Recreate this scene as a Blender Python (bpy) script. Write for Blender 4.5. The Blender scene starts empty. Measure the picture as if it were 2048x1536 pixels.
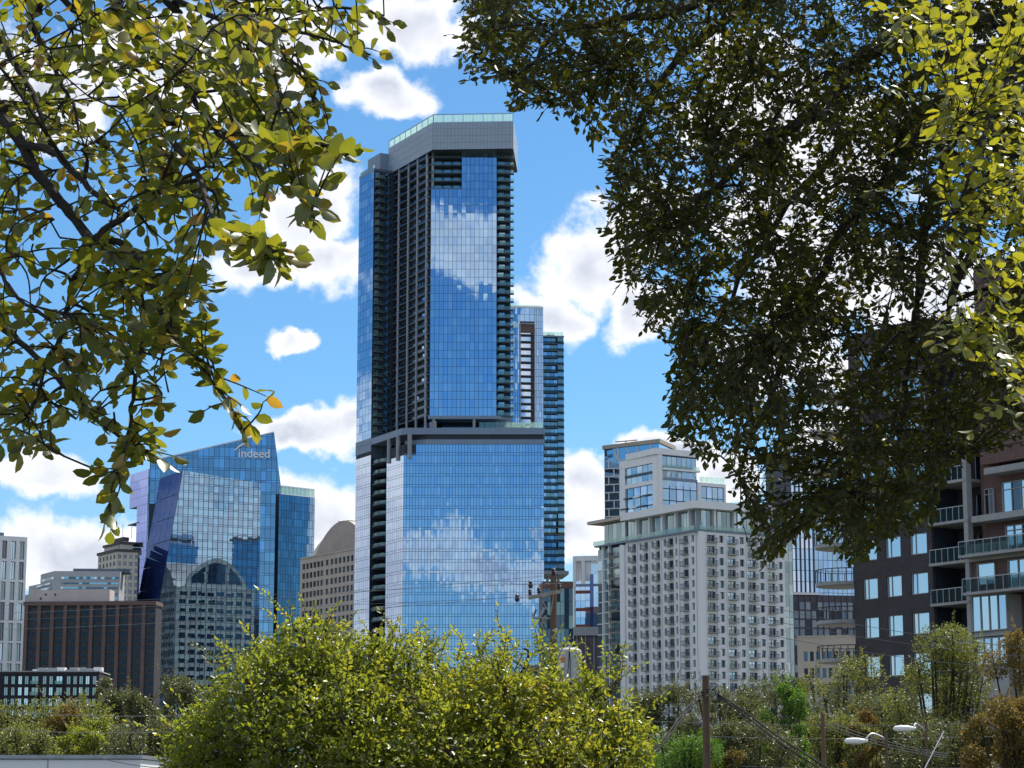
import bpy, math, random
import numpy as np
from mathutils import Vector, Matrix
R = math.radians
random.seed(7); rng = np.random.default_rng(7)
scene = bpy.context.scene
C = scene.collection

# ------------------------------------------------------------------ camera, sky, sun, exposure
FPX, PITCH, CZ = 4556.0, R(10.33), 1.7          # focal length in photo pixels, tilt, eye height
cam = bpy.data.cameras.new('camera'); cam.sensor_width = 36; cam.lens = 36 * FPX / 2048
cam.clip_start = 0.1; cam.clip_end = 30000
camo = bpy.data.objects.new('camera', cam); C.objects.link(camo)
camo.location = (0, 0, CZ); camo.rotation_euler = (R(90) + PITCH, 0, 0)
scene.camera = camo
SUN_AZ, SUN_EL = R(36), R(53)                    # azimuth from +Y towards +X
SKY_STRENGTH = 0.115
sun = bpy.data.lights.new('sun', 'SUN'); sun.energy = 4.6; sun.angle = R(0.53); sun.color = (1, .945, .86)
suno = bpy.data.objects.new('sun', sun); C.objects.link(suno)
sd = Vector((math.sin(SUN_AZ) * math.cos(SUN_EL), math.cos(SUN_AZ) * math.cos(SUN_EL), math.sin(SUN_EL)))
suno.rotation_euler = sd.to_track_quat('Z', 'Y').to_euler(); suno.location = (60, 40, 90)
scene.view_settings.view_transform = 'Standard'; scene.view_settings.look = 'None'
scene.view_settings.exposure = 0.55; scene.view_settings.gamma = 1; scene.view_settings.use_curve_mapping = False
scene.render.engine = 'CYCLES'
scene.cycles.max_bounces = 6; scene.cycles.transparent_max_bounces = 6
scene.cycles.transmission_bounces = 4; scene.cycles.glossy_bounces = 4; scene.cycles.diffuse_bounces = 2

def ray(px, py):
    x = (px - 1024) / FPX; u = (768 - py) / FPX
    return Vector((x, math.cos(PITCH) - u * math.sin(PITCH), math.sin(PITCH) + u * math.cos(PITCH)))
def at(px, py, Y):
    d = ray(px, py); return Vector((0, 0, CZ)) + d * (Y / d.y)
def zat(py, Y): return at(1024, py, Y).z
def azel(px, py):
    d = ray(px, py).normalized(); return math.degrees(math.atan2(d.x, d.y)), math.degrees(math.asin(d.z))

class NT:
    """small helper for node trees"""
    def __init__(s, nt): s.nt = nt; s.n = nt.nodes; s.l = nt.links
    def add(s, t, **k):
        n = s.n.new(t)
        for a, v in k.items(): setattr(n, a, v)
        return n
    def put(s, sock, v):
        if v is None: return
        if hasattr(v, 'is_output') or isinstance(v, bpy.types.NodeSocket): s.l.new(v, sock)
        else: sock.default_value = v
    def m(s, op, a, b=None, c=None, clamp=False):
        n = s.add('ShaderNodeMath', operation=op, use_clamp=clamp)
        s.put(n.inputs[0], a); s.put(n.inputs[1], b); s.put(n.inputs[2], c)
        return n.outputs[0]
    def vm(s, op, a, b=None):
        n = s.add('ShaderNodeVectorMath', operation=op); s.put(n.inputs[0], a); s.put(n.inputs[1], b)
        return n.outputs['Value'] if op in ('DOT_PRODUCT', 'LENGTH') else n.outputs[0]
    def noise(s, vec, scale, detail=4, rough=.55, dist=0.0):
        n = s.add('ShaderNodeTexNoise'); s.put(n.inputs['Vector'], vec); n.inputs['Scale'].default_value = scale
        n.inputs['Detail'].default_value = detail; n.inputs['Roughness'].default_value = rough
        n.inputs['Distortion'].default_value = dist
        return n.outputs[0]
    def mix(s, f, a, b, blend='MIX'):
        n = s.add('ShaderNodeMix', data_type='RGBA', blend_type=blend)
        s.put(n.inputs[0], f); s.put(n.inputs[6], a); s.put(n.inputs[7], b); return n.outputs[2]
    def step(s, v, lo, hi):
        n = s.add('ShaderNodeMapRange', interpolation_type='SMOOTHSTEP')
        s.put(n.inputs[0], v); n.inputs[1].default_value = lo; n.inputs[2].default_value = hi
        return n.outputs[0]

def c4(c): return (c[0], c[1], c[2], 1)

# --- the sky: Nishita with cumulus clouds laid out by direction
w = bpy.data.worlds.new('World'); scene.world = w; w.use_nodes = True
T = NT(w.node_tree); w.node_tree.nodes.clear()
sky = T.add('ShaderNodeTexSky', sky_type='NISHITA'); sky.sun_disc = False
sky.sun_elevation = SUN_EL; sky.sun_rotation = SUN_AZ
sky.altitude = 150; sky.air_density = 1.0; sky.dust_density = 0.25; sky.ozone_density = 3.2
tc = T.add('ShaderNodeTexCoord'); D = tc.outputs['Generated']
sp = T.add('ShaderNodeSeparateXYZ'); T.put(sp.inputs[0], D)
az = T.m('MULTIPLY', T.m('ARCTAN2', sp.outputs[0], sp.outputs[1]), 57.2958)
el = T.m('MULTIPLY', T.m('ARCSINE', sp.outputs[2]), 57.2958)
n1 = T.noise(D, 34, 8, .62)                    # fine billows
n2 = T.noise(D, 11, 3, .5)                      # broad lumps
nsum = T.m('ADD', T.m('MULTIPLY', T.m('SUBTRACT', n1, .5), 1.9), T.m('MULTIPLY', T.m('SUBTRACT', n2, .5), 1.1))
PXD = 1 / 79.5                                 # degrees per photo pixel
blobs = []                                     # az, el, rx, r up, r down
def blob(px, py, rx, ru, rd=None, back=False):
    a, e = azel(px, py)
    if back: a = 180 - a
    blobs.append((a, e, rx * PXD, ru * PXD, (rd or ru) * PXD, back))
for b in [(840, 60, 120, 95, 90), (800, 185, 110, 60, 70), (560, 110, 150, 150, 130), (330, 120, 220, 150), (90, 190, 160, 110),
          (610, 430, 150, 110, 130), (490, 545, 165, 90, 60), (660, 540, 120, 80, 70), (575, 677, 55, 28, 26), (610, 850, 120, 50, 40),
          (700, 830, 70, 50, 60), (1190, 520, 170, 110, 120), (1290, 430, 120, 90, 120), (1110, 640, 120, 110, 70), (1300, 610, 120, 120, 80),
          (1190, 910, 100, 60, 150), (1340, 895, 130, 45, 60), (1460, 940, 110, 60, 90), (1160, 1030, 110, 120, 120), (60, 950, 120, 60, 50),
          (110, 1090, 190, 75, 120), (220, 1110, 130, 70, 100), (650, 1010, 130, 60, 140), (420, 950, 120, 40, 60), (1900, 620, 240, 150, 110), (1650, 560, 200, 120),
          (1500, 250, 200, 130), (2050, 150, 200, 150), (1750, 900, 200, 100), (1560, 440, 170, 120), (1700, 300, 190, 110), (1560, 700, 150, 110), (1780, 760, 170, 100), (1480, 110, 130, 80)]:
    blob(*b)
for b in [(900, 1110, 150, 80, 70), (1000, 1150, 130, 60, 60), (1080, 1050, 22, 70, 160), (925, 480, 260, 72, 80), (980, 540, 120, 40, 30), (820, 520, 90, 60, 40), (640, 1060, 120, 40)]:
    blob(*b, back=True)
for a_, e_, rx_, ry_ in ((-52, 6.8, 9, 1.9), (-47, 8.2, 6, 1.2), (-60, 11.2, 7, 1.4)): blobs.append((a_, e_, rx_, ry_, ry_, False))
def cxy(x, y):
    n = T.add('ShaderNodeCombineXYZ'); T.put(n.inputs[0], x); T.put(n.inputs[1], y); return n.outputs[0]
pf, pb_ = cxy(az, el), cxy(T.m('MODULO', T.m('ADD', az, 360), 360), el)
nw = T.add('ShaderNodeTexNoise'); T.put(nw.inputs['Vector'], D); nw.inputs['Scale'].default_value = 13; nw.inputs['Detail'].default_value = 3
warp = T.vm('MULTIPLY', T.vm('SUBTRACT', nw.outputs['Color'], (.5, .5, .5)), (3.0, 2.4, 0))    # pulls the outlines about
nw2 = T.add('ShaderNodeTexNoise'); T.put(nw2.inputs['Vector'], D); nw2.inputs['Scale'].default_value = 52; nw2.inputs['Detail'].default_value = 4
warp = T.vm('ADD', warp, T.vm('MULTIPLY', T.vm('SUBTRACT', nw2.outputs['Color'], (.5, .5, .5)), (1.3, 1.1, 0)))
pf, pb_ = T.vm('ADD', pf, warp), T.vm('ADD', pb_, warp)
B = None
for a, e, rx, ru, rd, back in blobs:
    e -= (rd - ru) * .35; ry = (ru + rd) / 2
    v = T.vm('LENGTH', T.vm('MULTIPLY', T.vm('SUBTRACT', pb_ if back else pf, (a % 360 if back else a, e, 0)), (1 / rx, 1 / ry, 0)))
    B = v if B is None else T.m('MINIMUM', B, v)
B = T.m('SUBTRACT', 1, B)
# elsewhere: unseen broken cumulus from a broad noise, cover raised to brighten the ambient light; the blobs stand in for it where the photo shows the sky
nb = T.noise(D, 3.1, 4, .5)
Bout = T.m('MULTIPLY', T.m('SUBTRACT', nb, .47), 5.0)
wf = T.m('MULTIPLY', T.step(T.m('ABSOLUTE', az), 19, 14), T.m('MULTIPLY', T.step(el, 26, 21), T.step(el, -8, -5)))
wb = T.m('MULTIPLY', T.step(T.m('ABSOLUTE', az), 163, 168), T.m('MULTIPLY', T.step(el, 20, 16), T.step(el, -8, -5)))
Bout = T.m('SUBTRACT', Bout, T.m('MULTIPLY', T.m('MAXIMUM', wf, wb), 12))
cover = T.m('ADD', T.m('MAXIMUM', T.m('MAXIMUM', B, Bout), -1.0), T.m('MULTIPLY', nsum, .80))
cover = T.m('SUBTRACT', cover, .06)
dens = T.step(cover, -.08, .34)
thick = T.step(cover, .12, .80)
n3 = T.noise(T.vm('ADD', D, (sd.x * .02, sd.y * .02, .022)), 30, 5, .55)   # billows shifted towards the light: lit rims
rim = T.m('ADD', T.m('MULTIPLY', T.m('SUBTRACT', n1, n3), 2.6), .5, clamp=True)
shade = T.m('MULTIPLY', thick, T.m('SUBTRACT', 1.0, T.m('MULTIPLY', rim, .75)), clamp=True)
ccol = T.mix(shade, (6.9, 6.9, 7.0, 1), (3.7, 4.0, 4.75, 1))
skyc = T.mix(1.0, sky.outputs[0], (0.43, .67, .80, 1), 'MULTIPLY')
skyc = T.mix(T.m('MULTIPLY', T.step(el, 11, 0), .55), skyc, (3.4, 4.3, 5.2, 1))     # pale air near the horizon
col = T.mix(T.m('MULTIPLY', dens, .97), skyc, ccol)
bg = T.add('ShaderNodeBackground'); T.put(bg.inputs[0], col); bg.inputs[1].default_value = SKY_STRENGTH
wo = T.add('ShaderNodeOutputWorld'); T.l.new(bg.outputs[0], wo.inputs[0])
try: w.cycles.sampling_method = 'MANUAL'; w.cycles.sample_map_resolution = 1024
except Exception: pass

# ------------------------------------------------------------------ materials
def new_mat(name):
    m = bpy.data.materials.new(name); m.use_nodes = True; m.node_tree.nodes.clear()
    t = NT(m.node_tree); o = t.add('ShaderNodeOutputMaterial'); return m, t, o
def pos(t): return t.add('ShaderNodeNewGeometry').outputs['Position']
def mat(name, col, rough=.7, metal=0.0, var=.12, scale=.6, fine=6.0, spec=.4, bump=0.0, streak=False):
    m, t, o = new_mat(name); p = pos(t)
    if streak: p = t.vm('MULTIPLY', p, (1, 1, .12))
    n = t.noise(p, scale, 5, .6); nf = t.noise(p, fine, 3, .6)
    f = t.m('ADD', t.m('MULTIPLY', n, .65), t.m('MULTIPLY', nf, .35))
    f = t.step(f, .3, .7)
    lo = tuple(max(0, x * (1 - var)) for x in col); hi = tuple(min(1, x * (1 + var)) for x in col)
    b = t.add('ShaderNodeBsdfPrincipled'); t.put(b.inputs['Base Color'], t.mix(f, c4(lo), c4(hi)))
    b.inputs['Roughness'].default_value = rough; b.inputs['Metallic'].default_value = metal
    b.inputs['Specular IOR Level'].default_value = spec
    if bump:
        bn = t.add('ShaderNodeBump'); bn.inputs['Distance'].default_value = bump; bn.inputs['Strength'].default_value = .6
        t.put(bn.inputs['Height'], nf); t.l.new(bn.outputs[0], b.inputs['Normal'])
    t.l.new(b.outputs[0], o.inputs[0]); return m
def glass(name, refl, base, fac=.62, wob=.002, wscale=.28, rough=.012):
    """coated curtain wall glass: mirror with a tint over a dim interior, slightly wavy"""
    m, t, o = new_mat(name); p = pos(t)
    h = t.noise(p, wscale, 2, .4)
    bn = t.add('ShaderNodeBump'); bn.inputs['Distance'].default_value = wob; bn.inputs['Strength'].default_value = 1
    t.put(bn.inputs['Height'], h)
    d = t.add('ShaderNodeBsdfDiffuse')
    nn = t.noise(p, .35, 3, .5)
    t.put(d.inputs[0], t.mix(t.step(nn, .35, .65), c4(tuple(x * .8 for x in base)), c4(tuple(x * 1.2 for x in base))))
    g = t.add('ShaderNodeBsdfGlossy'); t.put(g.inputs[0], c4(refl)); g.inputs['Roughness'].default_value = rough
    t.l.new(bn.outputs[0], g.inputs['Normal'])
    lw = t.add('ShaderNodeLayerWeight'); lw.inputs[0].default_value = .35
    f = t.m('ADD', t.m('MULTIPLY', lw.outputs['Fresnel'], 1 - fac), fac, clamp=True)
    mx = t.add('ShaderNodeMixShader'); t.put(mx.inputs[0], f); t.l.new(d.outputs[0], mx.inputs[1]); t.l.new(g.outputs[0], mx.inputs[2])
    t.l.new(mx.outputs[0], o.inputs[0]); return m
def clear_glass(name, tint, fac=.25):
    m, t, o = new_mat(name)
    a = t.add('ShaderNodeBsdfTransparent'); t.put(a.inputs[0], c4(tint))
    g = t.add('ShaderNodeBsdfGlossy'); t.put(g.inputs[0], (.85, .95, .93, 1)); g.inputs['Roughness'].default_value = .02
    d = t.add('ShaderNodeBsdfTranslucent'); t.put(d.inputs[0], (.62, .78, .72, 1))
    m1 = t.add('ShaderNodeMixShader'); m1.inputs[0].default_value = .35
    t.l.new(g.outputs[0], m1.inputs[2]); t.l.new(d.outputs[0], m1.inputs[1])
    mx = t.add('ShaderNodeMixShader'); mx.inputs[0].default_value = fac
    t.l.new(a.outputs[0], mx.inputs[1]); t.l.new(m1.outputs[0], mx.inputs[2]); t.l.new(mx.outputs[0], o.inputs[0]); return m
def brick(name, c1, c2, mortar, ang):
    m, t, o = new_mat(name); p = pos(t)
    u = t.vm('DOT_PRODUCT', p, (math.cos(ang), math.sin(ang), 0))
    sz = t.add('ShaderNodeSeparateXYZ'); t.put(sz.inputs[0], p)
    cb = t.add('ShaderNodeCombineXYZ'); t.put(cb.inputs[0], u); t.put(cb.inputs[1], sz.outputs[2])
    b = t.add('ShaderNodeTexBrick'); t.put(b.inputs['Vector'], cb.outputs[0]); b.inputs['Scale'].default_value = 1
    b.inputs['Brick Width'].default_value = .42; b.inputs['Row Height'].default_value = .15; b.inputs['Mortar Size'].default_value = .014
    t.put(b.inputs['Color1'], c4(c1)); t.put(b.inputs['Color2'], c4(c2)); t.put(b.inputs['Mortar'], c4(mortar))
    n = t.noise(p, .5, 5, .6)
    cc = t.mix(t.step(n, .35, .7), b.outputs[0], t.mix(.35, b.outputs[0], (0.02, .02, .022, 1)))
    s = t.add('ShaderNodeBsdfPrincipled'); t.put(s.inputs['Base Color'], cc); s.inputs['Roughness'].default_value = .85
    t.l.new(s.outputs[0], o.inputs[0]); return m
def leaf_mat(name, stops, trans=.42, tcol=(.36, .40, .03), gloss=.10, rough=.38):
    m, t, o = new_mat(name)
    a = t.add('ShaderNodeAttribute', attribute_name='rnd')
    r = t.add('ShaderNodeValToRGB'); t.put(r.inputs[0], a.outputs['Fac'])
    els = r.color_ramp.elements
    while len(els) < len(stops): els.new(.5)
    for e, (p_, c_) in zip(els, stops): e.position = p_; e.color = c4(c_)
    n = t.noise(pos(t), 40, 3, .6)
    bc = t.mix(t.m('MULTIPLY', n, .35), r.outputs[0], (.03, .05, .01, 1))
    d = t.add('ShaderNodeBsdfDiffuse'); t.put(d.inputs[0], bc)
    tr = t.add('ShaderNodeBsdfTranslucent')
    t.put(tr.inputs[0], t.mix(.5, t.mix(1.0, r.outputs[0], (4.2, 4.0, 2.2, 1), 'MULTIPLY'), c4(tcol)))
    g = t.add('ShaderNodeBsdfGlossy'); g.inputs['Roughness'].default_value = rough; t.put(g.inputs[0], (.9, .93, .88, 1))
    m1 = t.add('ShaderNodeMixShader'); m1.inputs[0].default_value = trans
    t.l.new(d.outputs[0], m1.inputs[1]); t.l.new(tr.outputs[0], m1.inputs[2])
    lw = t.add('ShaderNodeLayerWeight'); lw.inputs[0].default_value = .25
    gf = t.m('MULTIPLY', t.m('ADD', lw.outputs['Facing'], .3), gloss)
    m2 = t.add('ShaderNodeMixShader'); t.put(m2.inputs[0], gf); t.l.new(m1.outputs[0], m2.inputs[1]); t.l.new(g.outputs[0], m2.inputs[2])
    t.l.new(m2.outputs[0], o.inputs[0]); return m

M = {}
M['core'] = mat('dark interior', (.028, .038, .055), .8, var=.3)
M['mull'] = mat('dark mullion', (.035, .05, .075), .5, spec=.5)
M['slab'] = mat('dark slab edge', (.09, .125, .17), .7, var=.25)
M['conc'] = mat('concrete', (.34, .34, .34), .85, var=.16, scale=.4)
M['concd'] = mat('grey concrete column', (.30, .32, .35), .85, var=.16, scale=.4)
M['crown'] = mat('grey metal panel', (.33, .40, .50), .55, var=.05, scale=.15, fine=.9, spec=.3)
M['band'] = mat('grey blue band panel', (.20, .27, .37), .55, var=.08, scale=.2)
M['louver'] = mat('black louver', (.03, .035, .045), .6)
M['gA'] = glass('blue mirror glass', (.40, .58, .80), (.02, .05, .10), .80, .0022)
M['gB'] = glass('blue mirror glass with blind', (.47, .67, .90), (.10, .17, .26), .72, .0020)
M['gC'] = glass('deep blue mirror glass', (.33, .53, .80), (.015, .04, .09), .82, .0022)
M['gI'] = glass('dim blue mirror glass', (.30, .44, .60), (.02, .045, .07), .72, .003)
M['gD'] = glass('pale mirror glass', (.62, .72, .86), (.06, .08, .12), .82, .003)
M['gT'] = glass('teal mirror glass', (.46, .64, .74), (.02, .055, .07), .72, .003)
M['gTd'] = glass('deep teal mirror glass', (.34, .55, .74), (.012, .04, .07), .72, .0035)
M['gV'] = glass('violet tinted mirror glass', (.44, .52, .90), (.08, .10, .25), .72, .002)
M['gN'] = glass('dark balcony glass', (.16, .22, .30), (.012, .02, .028), .45, .004)
M['gNavy'] = glass('navy fold glass', (.16, .24, .46), (.028, .055, .19), .25, .003)
M['gG'] = glass('green window glass', (.36, .47, .49), (.17, .23, .235), .40, .004)
M['gGp'] = glass('pale curtained window glass', (.45, .55, .56), (.24, .31, .31), .5, .004)
M['gS'] = glass('office window glass', (.22, .27, .32), (.03, .038, .048), .45, .004)
M['gW'] = glass('bright window glass', (.80, .86, .92), (.10, .12, .14), .82, .003)
M['rail'] = clear_glass('glass balustrade', (.72, .86, .84), .30)
M['railk'] = clear_glass('dark balcony balustrade', (.50, .58, .58), .05)
M['gO'] = glass('dim office glass', (.055, .07, .095), (.022, .025, .03), .35, .004)
M['railp'] = clear_glass('pale glass parapet', (.80, .95, .90), .62)
M['white'] = mat('white stucco', (.80, .80, .81), .85, var=.05, scale=.3, streak=True)
M['whitep'] = mat('white painted metal', (.80, .80, .80), .5, var=.04)
M['cream'] = mat('cream limestone', (.56, .52, .46), .85, var=.1, scale=.25)
M['tan'] = mat('tan granite', (.50, .42, .365), .8, var=.10, scale=.2)
M['beige'] = mat('beige precast', (.50, .42, .35), .85, var=.08, scale=.2)
M['pink'] = mat('pinkish render', (.56, .49, .46), .85, var=.08, scale=.2, streak=True)
M['brownp'] = mat('brown pilaster', (.15, .10, .09), .8, var=.12, scale=.2)
M['brownw'] = mat('dark brown spandrel', (.055, .05, .052), .6, var=.2)
M['vault'] = mat('brown metal vault roof', (.38, .31, .28), .5, .3, var=.15, scale=.2)
M['greyb'] = mat('grey band stone', (.36, .38, .40), .8, var=.08, scale=.2)
M['slate'] = mat('dark slate roof', (.07, .065, .07), .7)
M['blackb'] = mat('black brick', (.022, .018, .026), .8, var=.3)
M['red'] = mat('rust red spandrel', (.22, .07, .05), .7, var=.1)
M['purple'] = mat('purple brown facade', (.10, .085, .11), .6, var=.12)
M['rust'] = mat('rust brown cladding', (.17, .09, .07), .8, var=.15)
M['metal'] = mat('galvanised metal', (.36, .38, .40), .45, .7, var=.12, scale=3)
M['dmetal'] = mat('dark railing metal', (.035, .035, .04), .5, .3)
M['tank'] = mat('grey transformer paint', (.44, .45, .45), .5, var=.1, scale=2)
M['wood'] = mat('weathered pole wood', (.12, .075, .05), .9, var=.35, scale=2, fine=30, streak=True, bump=.01)
M['arm'] = mat('grey weathered crossarm', (.30, .27, .24), .9, var=.25, scale=3, streak=False)
M['wire'] = mat('black cable', (.012, .012, .014), .8, spec=.1)
M['letter'] = mat('white sign acrylic', (.93, .93, .93), .5, var=.02)
M['wireg'] = mat('grey wire', (.16, .165, .17), .5, .3)
M['porc'] = mat('dark porcelain', (.05, .045, .05), .55, spec=.3)
M['orange'] = mat('orange sticker', (.65, .16, .05), .6)
M['bark'] = mat('grey brown bark', (.062, .048, .038), .95, var=.4, scale=6, fine=60, bump=.01)
M['barkd'] = mat('dark bark', (.030, .024, .020), .95, var=.4, scale=6, fine=60, bump=.006)
KANG = R(-57)
M['brickd'] = brick('dark brick', (.040, .034, .040), (.055, .048, .055), (.075, .072, .078), KANG)
M['brickr'] = brick('red brown brick', (.165, .078, .065), (.13, .062, .055), (.20, .16, .15), KANG)
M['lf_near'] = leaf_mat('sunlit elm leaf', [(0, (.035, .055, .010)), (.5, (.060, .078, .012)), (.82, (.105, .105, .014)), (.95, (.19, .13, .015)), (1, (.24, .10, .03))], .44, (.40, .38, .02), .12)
M['lf_sun'] = leaf_mat('bright backlit elm leaf', [(0, (.060, .080, .010)), (.5, (.095, .11, .012)), (1, (.15, .13, .014))], .46, (.56, .50, .02), .15)  # sunlight put into the colour: brighter copy for the near boughs
M['lf_dark'] = leaf_mat('dark elm leaf', [(0, (.017, .024, .006)), (.6, (.030, .037, .007)), (.92, (.058, .058, .008)), (1, (.10, .09, .015))], .26, (.19, .18, .01), .055)  # shade of the deep crown put into the colour, same tree
M['lf_mid'] = leaf_mat('yellow green leaf', [(0, (.055, .085, .012)), (.5, (.095, .125, .015)), (.85, (.155, .160, .018)), (1, (.24, .16, .02))], .44, (.46, .47, .03), .10)
M['lf_oak'] = leaf_mat('dull oak leaf', [(0, (.045, .058, .026)), (.6, (.072, .082, .036)), (1, (.115, .115, .046))], .28, (.22, .24, .08), .10)
M['lf_olive'] = leaf_mat('olive leaf', [(0, (.058, .075, .020)), (.6, (.092, .105, .028)), (1, (.15, .13, .032))], .34, (.30, .31, .06), .08)
M['lf_rust'] = leaf_mat('rusty autumn leaf', [(0, (.075, .075, .018)), (.6, (.12, .085, .024)), (1, (.19, .095, .03))], .30, (.30, .20, .05), .06)
M['lf_green'] = leaf_mat('fresh green leaf', [(0, (.035, .085, .012)), (.6, (.055, .12, .016)), (1, (.10, .15, .02))], .35, (.22, .40, .04), .07)

# ------------------------------------------------------------------ mesh and object helpers
WM = {}
ORG = {}                                          # world origin of every object made here
def link(o, parent=None, org=Vector((0, 0, 0))):
    C.objects.link(o)
    if parent is not None: o.parent = parent
    ORG[o.name] = org; WM[o.name] = Matrix.Translation(org); return o
def thing(name, label, cat, loc, group=None):
    o = bpy.data.objects.new(name, None); o.empty_display_size = .5
    loc = Vector(loc); o.location = loc; link(o, None, loc)
    o['label'] = label; o['category'] = cat
    if group: o['group'] = group
    return o

class Fr:
    """a vertical plane: anchor on the ground plan, angle of its horizontal axis"""
    def __init__(s, p, ang): s.p = Vector((p[0], p[1], 0)); s.a = ang; s.u = Vector((math.cos(ang), math.sin(ang), 0)); s.n = Vector((math.sin(ang), -math.cos(ang), 0))
    def P(s, u, z, d=0): q = s.p + s.u * u + s.n * d; return Vector((q.x, q.y, z))
    def hit(s, px, py):
        r = ray(px, py); o = Vector((0, 0, CZ)); t = (s.p - o).dot(s.n) / r.dot(s.n); q = o + r * t
        return (q - s.p).dot(s.u), q.z
    def U(s, px, py=1100): return s.hit(px, py)[0]
    def Z(s, px, py): return s.hit(px, py)[1]
    def off(s, d): return Fr(s.p + s.n * d, s.a)
def frame(px, Y, deg, py=1100): return Fr(at(px, py, Y), R(deg))
def meet(f, g):
    """u on f where the plane g cuts it"""
    return (g.p - f.p).dot(g.n) / f.u.dot(g.n)

class MB:
    def __init__(s): s.v = []; s.f = []
    def poly(s, pts): i = len(s.v); s.v += [tuple(p) for p in pts]; s.f.append(tuple(range(i, i + len(pts))))
    def hexa(s, a):   # 4 bottom, 4 top
        i = len(s.v); s.v += [tuple(p) for p in a]
        for q in ((3, 2, 1, 0), (4, 5, 6, 7), (0, 1, 5, 4), (1, 2, 6, 5), (2, 3, 7, 6), (3, 0, 4, 7)): s.f.append(tuple(i + k for k in q))
        return s
    def box(s, fr, u0, u1, z0, z1, d0, d1):
        s.hexa([fr.P(u, z, d) for z in (z0, z1) for u, d in ((u0, d1), (u1, d1), (u1, d0), (u0, d0))]); return s
    def ab(s, x0, x1, y0, y1, z0, z1):
        s.hexa([(x, y, z) for z in (z0, z1) for x, y in ((x0, y0), (x1, y0), (x1, y1), (x0, y1))]); return s
    def prism(s, xy, z0, z1):
        n = len(xy); i = len(s.v)
        s.v += [(p[0], p[1], z0) for p in xy] + [(p[0], p[1], z1) for p in xy]
        s.f.append(tuple(i + k for k in reversed(range(n)))); s.f.append(tuple(i + n + k for k in range(n)))
        for k in range(n): j = (k + 1) % n; s.f.append((i + k, i + j, i + n + j, i + n + k))
        return s
    def sheet(s, fr, uz, d0, d1):
        """polygon in the plane of fr, extruded from d0 (back) to d1 (front)"""
        n = len(uz); i = len(s.v)
        s.v += [tuple(fr.P(u, z, d0)) for u, z in uz] + [tuple(fr.P(u, z, d1)) for u, z in uz]
        s.f.append(tuple(i + k for k in range(n))); s.f.append(tuple(i + n + k for k in reversed(range(n))))
        for k in range(n): j = (k + 1) % n; s.f.append((i + k, i + n + k, i + n + j, i + j))
        return s
    def tube(s, pts, rad, n=6, cap=True):
        if not hasattr(rad, '__len__'): rad = [rad] * len(pts)
        pts = [Vector(p) for p in pts]; i0 = len(s.v); ref = Vector((0, 0, 1))
        for k, p in enumerate(pts):
            t = (pts[min(k + 1, len(pts) - 1)] - pts[max(k - 1, 0)]).normalized()
            r_ = ref if abs(t.dot(ref)) < .95 else Vector((1, 0, 0))
            a = t.cross(r_).normalized(); b = t.cross(a)
            for j in range(n):
                th = 2 * math.pi * j / n; s.v.append(tuple(p + (a * math.cos(th) + b * math.sin(th)) * rad[k]))
        for k in range(len(pts) - 1):
            for j in range(n):
                j2 = (j + 1) % n; q = i0 + k * n
                s.f.append((q + j, q + j2, q + n + j2, q + n + j))
        if cap:
            s.f.append(tuple(i0 + j for j in range(n))); s.f.append(tuple(i0 + (len(pts) - 1) * n + j for j in reversed(range(n))))
        return s
    def lathe(s, c, prof, n=14):
        """prof: (radius, z) pairs about the vertical through c"""
        i0 = len(s.v); c = Vector(c)
        for r_, z in prof:
            for j in range(n): th = 2 * math.pi * j / n; s.v.append((c.x + r_ * math.cos(th), c.y + r_ * math.sin(th), c.z + z))
        for k in range(len(prof) - 1):
            for j in range(n): j2 = (j + 1) % n; q = i0 + k * n; s.f.append((q + j, q + j2, q + n + j2, q + n + j))
        s.f.append(tuple(i0 + j for j in reversed(range(n)))); s.f.append(tuple(i0 + (len(prof) - 1) * n + j for j in range(n)))
        return s
    def build(s, name, m, parent=None, kind=None, label=None, smooth=False):
        org = ORG[parent.name] if parent is not None else Vector((0, 0, 0))
        me = bpy.data.meshes.new(name)
        me.from_pydata([(v[0] - org.x, v[1] - org.y, v[2] - org.z) for v in s.v], [], s.f); me.update()
        me.materials.append(m if not isinstance(m, str) else M[m])
        if smooth: me.polygons.foreach_set('use_smooth', [True] * len(me.polygons))
        o = bpy.data.objects.new(name, me); link(o, parent, org)
        if kind: o['kind'] = kind
        if label: o['label'] = label
        return o

def share(name, fr, parent, mesh, u, z, d=0, tilt=0.0):
    """an object with shared mesh data, modelled in (u, outward, z) of a facade"""
    q = fr.P(u, z, d); o = bpy.data.objects.new(name, mesh); link(o, parent, q)
    mw = Matrix.Translation(q) @ Matrix.Rotation(fr.a + random.gauss(0, tilt), 4, 'Z') @ Matrix.Rotation(random.gauss(0, tilt), 4, 'X')
    WM[o.name] = mw; o.matrix_basis = WM[parent.name].inverted() @ mw
    return o
_mesh = {}
def local_mesh(key, m, fn):
    """mesh data in the local axes of a facade: x along, -y outward, z up"""
    if key in _mesh: return _mesh[key]
    b = MB(); fn(b); me = bpy.data.meshes.new(str(key[0])); me.from_pydata(b.v, [], b.f); me.update(); me.materials.append(M[m] if isinstance(m, str) else m)
    _mesh[key] = me; return me
LOC = Fr((0, 0), 0)
def pane_mesh(w_, h_, m, t=.06):
    key = ('pane', round(w_, 2), round(h_, 2), m)
    return local_mesh(key, m, lambda b: b.box(LOC, -w_ / 2, w_ / 2, -h_ / 2, h_ / 2, 0, t))
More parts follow.
